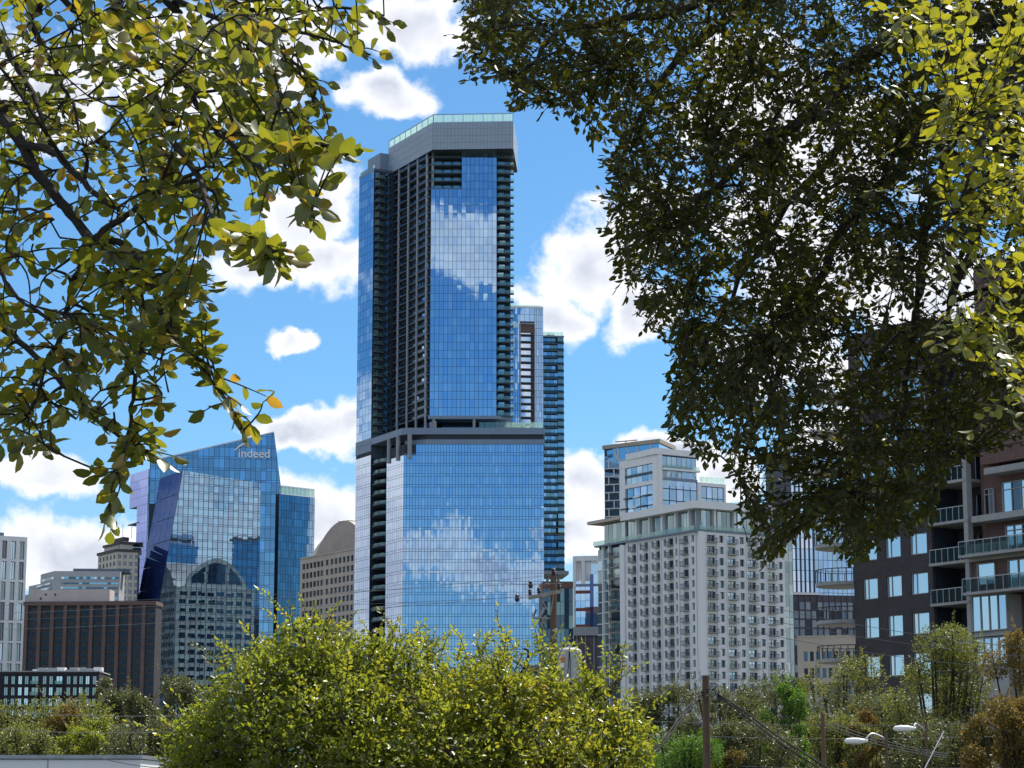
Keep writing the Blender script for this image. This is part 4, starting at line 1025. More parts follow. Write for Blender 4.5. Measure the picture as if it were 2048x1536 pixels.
def grey_banded():
    f = frame(108, 800, 4, 1170); L = Fr(f.p, R(-60))
    th = thing('grey_banded_building', 'grey stepped office building with horizontal window bands', 'office building', f.P(12, 0, -12))
    W = f.U(240, 1170); zt = f.Z(120, 1142); uL = L.U(48, 1185)
    for k, (y, f0, a) in enumerate(((1142, 0, 0), (1162, -1.2, .42), (1180, -2.4, 1.0))):
        z = f.Z(120, y); z0 = 0 if k == 2 else f.Z(120, (1162, 1180)[k]) - .2
        pts = [f.P(-.0, 0, -f0), f.P(W, 0, -f0), f.P(W, 0, -16), L.P(uL * (.45 + .28 * k), 0, -8), L.P(uL * (.45 + .28 * k), 0, -f0)]
        MB().prism([(p.x, p.y) for p in pts], z0, z).build('storey', 'greyb', th)
    zs = [f.Z(120, y) for y in (1200, 1196, 1191, 1187, 1178, 1174, 1169, 1165, 1158, 1153, 1149)]
    for k in range(0, 10, 2):
        fo = 2.45 if k < 4 else (1.25 if k < 8 else .03)
        grid(th, f, lin(2.5, W - .5, 16), [zs[k], zs[k + 1]], ['gS', 'gT'], gap=.1, d=fo, name='window')
        grid(th, L, lin(uL * .45, -.5, 6), [zs[k], zs[k + 1]], ['gT', 'gG'], gap=.1, d=fo, name='window')
    MB().box(f, 6, 26, zt, zt + 1.3, -12, -4).build('roof_plant', 'slab', th)
grey_banded()
def stepped_tower():
    c = at(232, 1150, 1000); L = Fr(c, R(-58)); f = Fr(c, R(24))
    th = thing('stepped_stone_tower', 'old grey stone tower with stepped slate roof behind sloping glass tower', 'tower', L.P(-5, 0, -8))
    uL = L.U(195, 1150); uR_ = f.U(275, 1150); z1 = f.Z(232, 1103); z2 = f.Z(232, 1090); z3 = f.Z(232, 1072)
    fh = f.Z(232, 1130) - f.Z(232, 1144); rows = [(z1 - 1.2 - k * fh - fh * .6, z1 - 1.2 - k * fh) for k in range(9)][::-1]
    cl = [(uL * (.93 - k * .19), uL * (.93 - k * .19) + abs(uL) * .09) for k in range(5)]
    cr = [(uR_ * (.04 + k * .27), uR_ * (.04 + k * .27) + uR_ * .16) for k in range(4)]
    mb = MB(); wall_with_openings(mb, L, uL, 0, 0, z1, cl, rows, -.6, 0); mb.build('wall', 'cream', th)
    mb = MB(); wall_with_openings(mb, f, .01, uR_, 0, z1, cr, rows, -.6, 0); mb.build('wall', 'cream', th)
    MB().prism([(p.x, p.y) for p in [L.P(-.6, 0, -.6), f.P(uR_, 0, -.6), f.P(uR_, 0, -20), L.P(uL, 0, -20), L.P(uL, 0, -.6)]], 0, z1).build('core', 'core', th)
    windows_on(th, L, cl, rows, 'gS', -.5); windows_on(th, f, cr, rows, 'gS', -.5)
    def tier(s, z0, za, m, nm):
        MB().prism([(p.x, p.y) for p in [L.P(-s * .4, 0, -s), f.P(uR_ - s, 0, -s), f.P(uR_ - s, 0, -22), L.P(uL + s, 0, -20), L.P(uL + s, 0, -s)]], z0, za).build(nm, m, th)
    tier(-.5, z1, z1 + 1.2, 'slate', 'roof_edge'); tier(2, z1 + 1.2, z2 + .6, 'cream', 'upper_storey'); tier(1.4, z2 + .6, z2 + 1.7, 'slate', 'roof_edge')
    tier(4, z2 + 1.7, z3 - 1.6, 'cream', 'upper_storey'); tier(3.4, z3 - 1.6, z3, 'slate', 'roof')
    for k in range(4): u = uR_ * (.12 + k * .24); MB().box(f, u, u + 1.5, z1 + 2, z2, -1.98, -1.9).build('window', 'gN', th)
    for u in (3, 8, 12): q = f.P(u - 4, z3, -6); MB().tube([q, q + Vector((0, 0, 6))], .12, 4).build('mast', 'metal', th)
stepped_tower()
def black_apartments():
    f = frame(0, 600, 0, 1380)
    th = thing('black_apartment_building', 'low black brick apartment building with bright windows in front of brown office block', 'apartment building', f.P(8, 0, -8))
    u0 = f.U(-60, 1380); W = f.U(197, 1380); zt = f.Z(100, 1344); fh = f.Z(100, 1360) - f.Z(100, 1382.4)
    px_cols = [(-40, 8), (-22, 8), (7, 8), (21, 8), (35, 8), (48, 8), (62, 14), (84, 8), (97, 8), (111, 13), (132, 8), (145, 8), (157, 8), (170, 8), (184, 8)]
    cols = [(f.U(a, 1380), f.U(a + w_, 1380)) for a, w_ in px_cols]
    rows = [(zt - 1.0 - k * fh - 2.2, zt - 1.0 - k * fh) for k in range(9)][::-1]
    mb = MB(); wall_with_openings(mb, f, u0, W, 0, zt, cols, rows, -.6, 0); mb.build('wall', 'blackb', th)
    MB().box(f, u0, W, 0, zt - .1, -16, -.6).build('core', 'blackb', th)
    windows_on(th, f, cols, rows[-4:], ['gGp', 'gW', 'gGp'], -.4, 'window', 'dmetal')
    for (a, w_) in ((62, 14), (111, 13)):
        for (za, zb) in rows[-3:]:
            MB().box(f, f.U(a - 1, 1380), f.U(a + w_ + 1, 1380), za - .1, za + .05, 0, .9).build('balcony', 'dmetal', th)
            MB().box(f, f.U(a - 1, 1380), f.U(a + w_ + 1, 1380), za + .05, za + .9, .84, .88).build('balustrade', 'rail', th)
    MB().box(f, u0, W + .2, zt, zt + .3, -16, .2).build('roof_edge', 'conc', th)
    x = f.U(62, 1340)
    for k in range(9):
        w_ = random.uniform(1, 2.4); MB().box(f, x, x + w_, zt + .3, zt + random.uniform(.7, 1.5), -5, -2).build('roof_unit', random.choice(['metal', 'whitep', 'greyb']), th); x += w_ + random.uniform(.0, .6)
black_apartments()
def white_store():
    y0 = 62; zt = at(100, 1510, y0).z; x1 = at(281, 1520, y0).x
    th = thing('white_store_building', 'low flat roofed white metal building below the trees', 'building', (x1 - 8, y0 + 6, 0))
    f = Fr((x1 - 16, y0), 0)
    MB().box(f, 0, 16, 0, zt - .12, -12, 0).build('wall', 'whitep', th)
    MB().box(f, -.05, 16.06, zt - .1, zt, -12, .08).build('coping', 'metal', th)
    for k in range(1, 6): MB().box(f, k * 2.7, k * 2.7 + .03, 0, zt - .13, .001, .02).build('panel_seam', 'metal', th)
white_store()

# ------------------------------------------------------------------ right side behind the trees
def right_blue():
    f = frame(1583, 780, 14, 1100)
    th = thing('ribbed_blue_tower', 'blue glass tower with dark vertical ribs between white apartments and brick condominium', 'tower', f.P(9, 0, -10))
    W = f.U(1720, 1100); zt = f.Z(1640, 905); um = f.U(1628, 1150)
    MB().box(f, 0, W, 0, zt, -24, 0).build('core', 'mull', th)
    zs = lin(zt - 60, zt, 16)
    grid(th, f, lin(0, um, 5), zs, ['gD', 'gA', 'gB'], gap=.16, d=.02, tilt=.002)
    grid(th, f, lin(um, W, 10), zs, ['gTd', 'gC'], gap=.16, d=.02, tilt=.003)
    for k in range(6): u = um * k / 5; MB().box(f, u - .15, u + .15, 0, zt, .02, .6).build('rib', 'mull', th)
    MB().box(f, 0, W, zt, zt + 1, -24, .2).build('roof_edge', 'band', th)
right_blue()
def purple_block():
    f = frame(1575, 700, 10, 1240)
    th = thing('purple_brown_office_building', 'purple brown gridded office building behind rounded brick balconies', 'office building', f.P(7, 0, -9))
    W = f.U(1720, 1240); zt = f.Z(1640, 1190)
    MB().box(f, 0, W, 0, zt, -16, -.3).build('core', 'purple', th); MB().box(f, -.2, f.U(1640, 1190), zt, zt + .7, -10, .3).build('roof_edge', 'whitep', th)
    us = lin(0, W, 12); zs = [zt - 2.0 - k * 2.75 for k in range(14)][::-1]
    for u in us: MB().box(f, u - .12, u + .12, 0, zt, -.3, .1).build('pier', 'purple', th)
    grid(th, f, us, zs, ['gO', 'gN', 'gS'], gap=.5, d=-.28, tilt=.004, name='window')
purple_block()
def beige_block():
    f = frame(1595, 400, -12, 1310)
    th = thing('beige_office_building', 'low beige precast office building with dark paired windows below rounded balconies', 'office building', f.P(6, 0, -8))
    W = f.U(1730, 1310); zt = f.Z(1640, 1274)
    cols = [(1.1 + k * 1.06, 1.1 + k * 1.06 + .66) for k in range(10)]; rows = [(zt - 2.5 - k * 2.9 - 1.7, zt - 2.5 - k * 2.9) for k in range(6)][::-1]
    mb = MB(); wall_with_openings(mb, f, 0, W, 0, zt, cols, rows, -.4, 0); mb.build('wall', 'beige', th)
    MB().box(f, 0, W, 0, zt - .1, -12, -.4).build('core', 'beige', th)
    windows_on(th, f, cols, rows, ['gO', 'gN'], -.35)
    MB().box(f, -.1, W, zt, zt + .25, -12, .1).build('coping', 'beige', th)
beige_block()
def brick_condo():
    K = frame(1866, 181, -57, 1160)
    th = thing('brick_condominium', 'dark brick condominium with rounded and railed balconies', 'apartment building', K.P(0, 0, -9))
    yq = 1165
    uL = K.U(1708, yq); uP = K.U(1940, yq); uE = K.U(2190, yq)
    ztop = K.Z(1800, 800); z_at = lambda y, px=1840: K.Z(px, y)
    wc = [(K.U(1726, yq), K.U(1755, yq)), (K.U(1773, yq), K.U(1803, yq)), (K.U(1822, yq), K.U(1856, yq))]
    fh = K.Z(1840, 1145) - K.Z(1840, 1225); zw = K.Z(1840, 1188); hw = K.Z(1840, 1145) - zw
    rows = [(zw + k * fh, zw + k * fh + hw) for k in range(-3, 7) if zw + k * fh > 1]
    ztop = max(ztop, rows[-1][1] + 1.5)
    mb = MB(); wall_with_openings(mb, K, uL, 0, 0, ztop, wc, rows, -.3, 0); mb.build('wall', 'brickd', th)
    MB().box(K, uL, -.02, 0, ztop - .05, -14, -.35).build('core', 'core', th)
    for (za, zb) in rows:
        for (a, b) in wc:
            wdt, hgt = b - a, zb - za
            def fn(q):
                t = .07
                q.box(LOC, -wdt / 2, wdt / 2, -hgt / 2, -hgt / 2 + t, 0, .1); q.box(LOC, -wdt / 2, wdt / 2, hgt / 2 - t, hgt / 2, 0, .1)
                q.box(LOC, -wdt / 2, -wdt / 2 + t, -hgt / 2 + t, hgt / 2 - t, 0, .1); q.box(LOC, wdt / 2 - t, wdt / 2, -hgt / 2 + t, hgt / 2 - t, 0, .1)
                q.box(LOC, -wdt * .2 - t / 2, -wdt * .2 + t / 2, -hgt / 2 + t, hgt / 2 - t, 0, .09)
            o = share('window', K, th, local_mesh(('kwin', round(wdt, 2)), 'conc', fn), (a + b) / 2, (za + zb) / 2, -.2)
            p1, p2 = wdt * .3 - .04, wdt * .7 - .08
            share('pane', K, o, pane_mesh(p1, hgt - .1, 'gW', .03), a + .06 + p1 / 2, (za + zb) / 2, -.19, .004)
            share('pane', K, o, pane_mesh(p2, hgt - .1, 'gW', .03), b - .06 - p2 / 2, (za + zb) / 2, -.19, .004)
    # loggias between the dark wall and the concrete post
    zf = [K.Z(1900, 1205) + k * fh for k in range(-2, 6)]
    MB().box(K, 0, uP, 0, ztop, -3.4, -3.0).build('loggia_wall', 'brickd', th)
    def rail(fr, u0, u1, z, d, parent, n=6, h=1.1, glass_=True):
        MB().box(fr, u0, u1, z + h - .06, z + h, d - .04, d + .04).build('handrail', 'metal', parent)
        for k in range(n + 1): u = u0 + (u1 - u0) * k / n; MB().box(fr, u - .025, u + .025, z, z + h - .06, d - .03, d + .03).build('railing_post', 'metal', parent)
        if glass_: MB().box(fr, u0, u1, z + .08, z + h - .1, d - .012, d + .012).build('railing_pane', 'railk', parent)
    for z in zf:
        if z < 1: continue
        s_ = MB().box(K, -.05, uP + .2, z - .22, z, -3.0, .35).build('balcony', 'conc', th)
        rail(K, 0, uP, z, .25, s_, 6)
        MB().box(K, uP * .55, uP * .9, z + .05, z + 2.3, -2.98, -2.93).build('door', 'gN', th)
        MB().box(K, uP * .53, uP * .55, z + .05, z + 2.3, -2.98, -2.9).build('door_frame', 'metal', th)
    MB().box(K, uP - .15, uP + .3, 0, ztop, -.25, .3).build('concrete_post', 'conc', th)
    # right part
    zf2 = [zf[0] + k * fh for k in range(8)]
    q0 = uP + .35
    MB().box(K, q0, uE, 0, ztop + 3, -12, -1.2).build('right_core', 'brickr', th)
    zB = K.Z(1990, 1118); zB2 = K.Z(1990, 1182)
    MB().box(K, q0, uE, zB2, zB, -1.2, .05).build('brick_panel', 'brickr', th)
    zU = K.Z(2000, 925); MB().box(K, K.U(1962, 900), uE, zU, ztop + 3, -1.2, .1).build('brick_panel', 'brickr', th)
    for y, px0 in ((940, 1975), (1033, 1950), (1112, 1942)):
        z = K.Z(2000, y); MB().box(K, K.U(px0, y), uE, z - .25, z + .25, -1.2, .4).build('floor_band', 'conc', th)
    # glazed storeys
    def bay(px0, px1, y0, y1, n, m, dd, trans=True, fm='conc'):
        u0, u1 = K.U(px0, (y0 + y1) / 2), K.U(px1, (y0 + y1) / 2); za, zb = K.Z((px0 + px1) / 2, y1), K.Z((px0 + px1) / 2, y0)
        w_ = MB(); t = .07
        w_.box(K, u0, u1, za, za + t, dd, dd + .15); w_.box(K, u0, u1, zb - t, zb, dd, dd + .15)
        for k in range(n + 1): u = u0 + (u1 - u0) * k / n; w_.box(K, u - t / 2, u + t / 2, za + t, zb - t, dd, dd + .14)
        if trans: w_.box(K, u0, u1, za + (zb - za) * .76, za + (zb - za) * .76 + t, dd + .001, dd + .13)
        o = w_.build('window', fm, th)
        for k in range(n):
            a, b = u0 + (u1 - u0) * k / n, u0 + (u1 - u0) * (k + 1) / n
            share('pane', K, o, pane_mesh(b - a - .06, zb - za - .06, random.choice(m), .03), (a + b) / 2, (za + zb) / 2, dd + .02, .005)
    bay(1986, 2060, 957, 1027, 4, ['gW', 'gS', 'gW'], -1.15); bay(1950, 1968, 975, 1028, 2, ['gW', 'gS'], -1.15)
    bay(1992, 2060, 1045, 1095, 4, ['gW', 'gS'], -1.15)
    bay(1958, 1993, 1126, 1170, 1, ['gW'], .06, False); bay(2020, 2060, 1118, 1175, 2, ['gW'], .06, False)
    bay(1952, 2021, 1190, 1262, 4, ['gW', 'gD'], .3, False); bay(1960, 2021, 1275, 1330, 4, ['gW', 'gD'], .3, False)
    MB().box(K, K.U(1952, 1225), K.U(2021, 1225), K.Z(1990, 1272), K.Z(1990, 1190), -1.2, .25).build('bay_core', 'conc', th)
    MB().box(K, K.U(1960, 1300), K.U(2021, 1300), 0, K.Z(1990, 1275), -1.2, .25).build('bay_core', 'conc', th)
    for y, px0 in ((1107, 1944), (1183, 1952)):
        u0 = K.U(px0, y); z = K.Z(2000, y)
        s_ = MB().box(K, u0, uE, z - .2, z, 0.06, 1.5).build('balcony', 'conc', th); rail(K, u0, uE, z, 1.4, s_, 14)
    for k in range(5):
        u = K.U(1956 + k * 15, 1100); MB().box(K, u, u + .55, K.Z(2000, 1107), K.Z(2000, 1107) + .8, .6, 1.1).build('planter', 'whitep', th)
    MB().box(K, K.U(1940, 1150), K.U(1943, 1150), 0, zB, .05, .2).build('drainpipe', 'metal', th)
    # rounded balconies at the left corner
    c0 = K.P(uL, 0) + Vector((.25, 2.75, 0))
    MB().box(K, uL - .9, uL, 0, ztop, -6, -2.2).build('corner_wall', 'brickd', th)
    for k in range(-3, 6):
        z = K.Z(1690, 1163) + k * fh
        if z < 1: continue
        n = 26; rr = 2.5; pts = []
        for j in range(n): t = 2 * math.pi * j / n; pts.append((c0.x - .55 + rr * math.cos(t), c0.y + rr * math.sin(t)))
        s_ = MB().prism(pts, z - .28, z).build('rounded_balcony', 'conc', th)
        hp = [Vector((p[0], p[1], z + 1.08)) for p in pts] + [Vector((pts[0][0], pts[0][1], z + 1.08))]
        MB().tube(hp, .04, 5).build('handrail', 'dmetal', s_)
        for j in range(n):
            p = pts[j]; MB().ab(p[0] - .03, p[0] + .03, p[1] - .03, p[1] + .03, z, z + 1.05).build('railing_post', 'dmetal', s_)
        MB().box(K, uL - .02, uL - .01 + .0, z + .1, z + 2.2, -2.1, -.6).build('door', 'gW', th) if False else None
        MB().box(K, uL - .86, uL - .4, z + .1, z + 2.2, -2.2, -2.1).build('door', 'gW', th)
brick_condo()

# ------------------------------------------------------------------ foliage
def rand_unit(n):
    v = rng.normal(size=(n, 3)); return v / np.linalg.norm(v, axis=1)[:, None]
def norm(a): return a / np.maximum(np.linalg.norm(a, axis=1)[:, None], 1e-9)
# template: s along, t across, h out of plane; triangles
TB = (np.array([(0, 0, 0), (.18, .33, .05), (.18, -.33, .05), (.30, 0, .0), (.45, .50, .09), (.45, -.50, .09), (.62, 0, -.01), (.77, .38, .03), (.77, -.38, .03), (1, 0, -.08)]),
      np.array([(0, 3, 1), (0, 2, 3), (1, 3, 4), (2, 5, 3), (3, 6, 4), (3, 5, 6), (4, 6, 7), (5, 8, 6), (6, 9, 7), (6, 8, 9)]))
TM = (np.array([(0, 0, 0), (.35, .48, .08), (.35, -.48, .08), (.5, 0, -.01), (.75, .34, .04), (.75, -.34, .04), (1, 0, -.06)]),
      np.array([(0, 3, 1), (0, 2, 3), (1, 3, 4), (2, 5, 3), (3, 6, 4), (3, 5, 6)]))
TS = (np.array([(0, 0, 0), (.5, .5, .12), (.5, -.5, .12), (1, 0, -.04)]), np.array([(0, 3, 1), (0, 2, 3)]))
def tri_mesh(name, V, Fc, rnd, m):
    me = bpy.data.meshes.new(name); n, k = len(V), len(Fc)
    me.vertices.add(n); me.vertices.foreach_set('co', np.ascontiguousarray(V, dtype=np.float32).ravel())
    me.loops.add(k * 3); me.loops.foreach_set('vertex_index', np.ascontiguousarray(Fc, dtype=np.int32).ravel())
    me.polygons.add(k); me.polygons.foreach_set('loop_start', np.arange(0, k * 3, 3, dtype=np.int32))
    try: me.polygons.foreach_set('loop_total', np.full(k, 3, dtype=np.int32))
    except Exception: pass
    me.update(); at_ = me.attributes.new('rnd', 'FLOAT', 'POINT'); at_.data.foreach_set('value', np.ascontiguousarray(rnd, dtype=np.float32))
    me.materials.append(m); me.validate(); return me
def leaf_arrays(P, D_, N, L, W, tmpl):
    D_ = norm(D_); N = norm(N - D_ * np.sum(N * D_, axis=1)[:, None]); S = np.cross(D_, N); tv, tf = tmpl; k = len(tv); n = len(P)
    V = P[:, None, :] + D_[:, None, :] * (tv[None, :, 0, None] * L[:, None, None]) + S[:, None, :] * (tv[None, :, 1, None] * W[:, None, None]) + N[:, None, :] * (tv[None, :, 2, None] * L[:, None, None])
    Fc = (tf[None] + (np.arange(n) * k)[:, None, None]).reshape(-1, 3)
    return V.reshape(-1, 3), Fc, k
def leaf_mesh(name, P, D_, N, L, W, rnd, m, parent, big=True, tmpl=None, kind='stuff'):
    V, Fc, k = leaf_arrays(P, D_, N, L, W, tmpl or (TB if big else TS))
    org = ORG[parent.name]; me = tri_mesh(name, V - np.array(org), Fc, np.repeat(rnd, k), m)
    o = bpy.data.objects.new(name, me); link(o, parent, org)
    if kind: o['kind'] = kind
    return o
_lv = {}
def leaf_objects(P, D_, N, L, W, rnd, m, parent, tmpl=TB):
    """single leaves as objects that share a few leaf meshes"""
    D_ = norm(D_); N = norm(N - D_ * np.sum(N * D_, axis=1)[:, None]); S = np.cross(D_, N); org = ORG[parent.name]
    for i in range(len(P)):
        q = int(rnd[i] * 11.99); key = (m.name, q)
        if key not in _lv:
            V, Fc, k = leaf_arrays(np.zeros((1, 3)), np.array([[1., 0, 0]]), np.array([[0, 0, 1.]]), np.ones(1), np.full(1, .5 + .1 * (q % 3 - 1)), tmpl)
            _lv[key] = tri_mesh('leaf', V, Fc, np.full(len(V), (q + .5) / 12), m)
        o = bpy.data.objects.new('leaf', _lv[key]); link(o, parent, org)
        # template axes: D -> x, S = cross(x, z) = -y, N -> z
        Mx = Matrix((D_[i], -S[i], N[i])).transposed().to_4x4()
        o.matrix_basis = Matrix.Translation(Vector(P[i]) - org) @ Mx @ Matrix.Scale(float(L[i]), 4)
def inside(poly, x, y):
    c = False; j = len(poly) - 1
    for i in range(len(poly)):
        xi, yi = poly[i]; xj, yj = poly[j]
        if (yi > y) != (yj > y) and x < (xj - xi) * (y - yi) / (yj - yi) + xi: c = not c
        j = i
    return c
def resample(pts, rad, step):
    out = []; rr = []
    for k in range(len(pts) - 1):
        n = max(1, int((pts[k + 1] - pts[k]).length / step))
        for j in range(n): t = j / n; out.append(pts[k].lerp(pts[k + 1], t)); rr.append(rad[k] + (rad[k + 1] - rad[k]) * t)
    out.append(pts[-1]); rr.append(rad[-1]); return out, rr
def smooth_path(pts, n=4):
    """Catmull-Rom through the points"""
    out = []
    for k in range(len(pts) - 1):
        p0, p1, p2, p3 = pts[max(k - 1, 0)], pts[k], pts[k + 1], pts[min(k + 2, len(pts) - 1)]
        for j in range(n):
            t = j / n
            out.append(.5 * ((2 * p1) + (p2 - p0) * t + (2 * p0 - 5 * p1 + 4 * p2 - p3) * t * t + (3 * p1 - p0 - 3 * p2 + p3) * t ** 3))
    out.append(pts[-1]); return out
class Grower:
    def __init__(s): s.mb = MB(); s.P = []; s.Rr = []; s.leaf = []; s.A = None
    def limb(s, pts, r0, r1, n=6, wob=.0):
        pts = smooth_path([Vector(p) for p in pts], 5)
        if wob: pts = [pts[0]] + [p + Vector((random.gauss(0, wob), random.gauss(0, wob), random.gauss(0, wob))) for p in pts[1:]]
        rad = [r0 + (r1 - r0) * (k / (len(pts) - 1)) ** .8 for k in range(len(pts))]
        s.mb.tube(pts, rad, n)
        q, qr = resample(pts, rad, .12); s.P += q; s.Rr += qr; s.A = None
    def near(s, t, up=0):
        if s.A is None: s.A = np.array([tuple(p) for p in s.P])
        d = np.sum((s.A - np.array(t)) ** 2, axis=1); k = int(np.argmin(d)); return s.P[k], s.Rr[k]
    def branch(s, t, droop=.1, r1=.004, n=5, rmax=.05, add=True, bend=.12):
        a, ra = s.near(t); L = (t - a).length
        mid = a.lerp(t, .5) + Vector((random.gauss(0, bend * L * .5), random.gauss(0, bend * L * .5), droop * L + random.gauss(0, bend * L * .3)))
        pts = smooth_path([a, mid, t], 4); r0 = min(ra * .7, rmax)
        s.mb.tube(pts, [r0 + (r1 - r0) * k / (len(pts) - 1) for k in range(len(pts))], n, False)
        if add: q, qr = resample(pts, [r0 + (r1 - r0) * k / (len(pts) - 1) for k in range(len(pts))], .12); s.P += q; s.Rr += qr; s.A = None
        return pts
    def twig(s, t, maxlen, spacing, size, droop=.05, r=.0022, leaf0=.15, hang=.5, spread=1.0, jit=.2, start=None):
        a = start if start is not None else s.near(t)[0]
        if start is None and (t - a).length > maxlen: a = t + (a - t).normalized() * maxlen
        L = (t - a).length
        mid = a.lerp(t, .55) + Vector((random.gauss(0, .06 * L), random.gauss(0, .06 * L), droop * L))
        pts = smooth_path([a, mid, t], 3)
        s.mb.tube(pts, [r * (1.5 - k / (len(pts) - 1)) for k in range(len(pts))], 3, False)
        # leaves, alternate
        cum = [0]
        for k in range(len(pts) - 1): cum.append(cum[-1] + (pts[k + 1] - pts[k]).length)
        tot = cum[-1]; d = max(tot * leaf0, 0); side = random.choice((-1, 1))
        ax = (t - a).normalized(); upv = Vector((0, 0, 1)); sv = ax.cross(upv)
        if sv.length < .1: sv = Vector((1, 0, 0))
        sv.normalize(); rot = random.gauss(0, .5); sv = (sv * math.cos(rot) + ax.cross(sv) * math.sin(rot)).normalized()
        while d < tot:
            k = 0
            while k < len(cum) - 2 and cum[k + 1] < d: k += 1
            p = pts[k].lerp(pts[k + 1], (d - cum[k]) / max(1e-6, cum[k + 1] - cum[k]))
            dr = ax * .55 + sv * side * spread + Vector((0, 0, -hang)) + Vector((random.gauss(0, jit), random.gauss(0, jit), random.gauss(0, jit)))
            nn = ax.cross(sv) * random.choice((1, 1, -1)) + Vector((random.gauss(0, .5), random.gauss(0, .5), random.gauss(0, .5)))
            s.leaf.append((p, dr, nn, size * random.uniform(.65, 1.2))); side = -side; d += spacing * random.uniform(.7, 1.35)
        s.leaf.append((pts[-1], ax + Vector((0, 0, -.3)), ax.cross(sv) + Vector((random.gauss(0, .4), random.gauss(0, .4), random.gauss(0, .4))), size * random.uniform(.8, 1.15)))
    def arrays(s):
        P = np.array([tuple(l[0]) for l in s.leaf]); D_ = np.array([tuple(l[1]) for l in s.leaf]); N = np.array([tuple(l[2]) for l in s.leaf]); L = np.array([l[3] for l in s.leaf])
        return P, D_, N, L

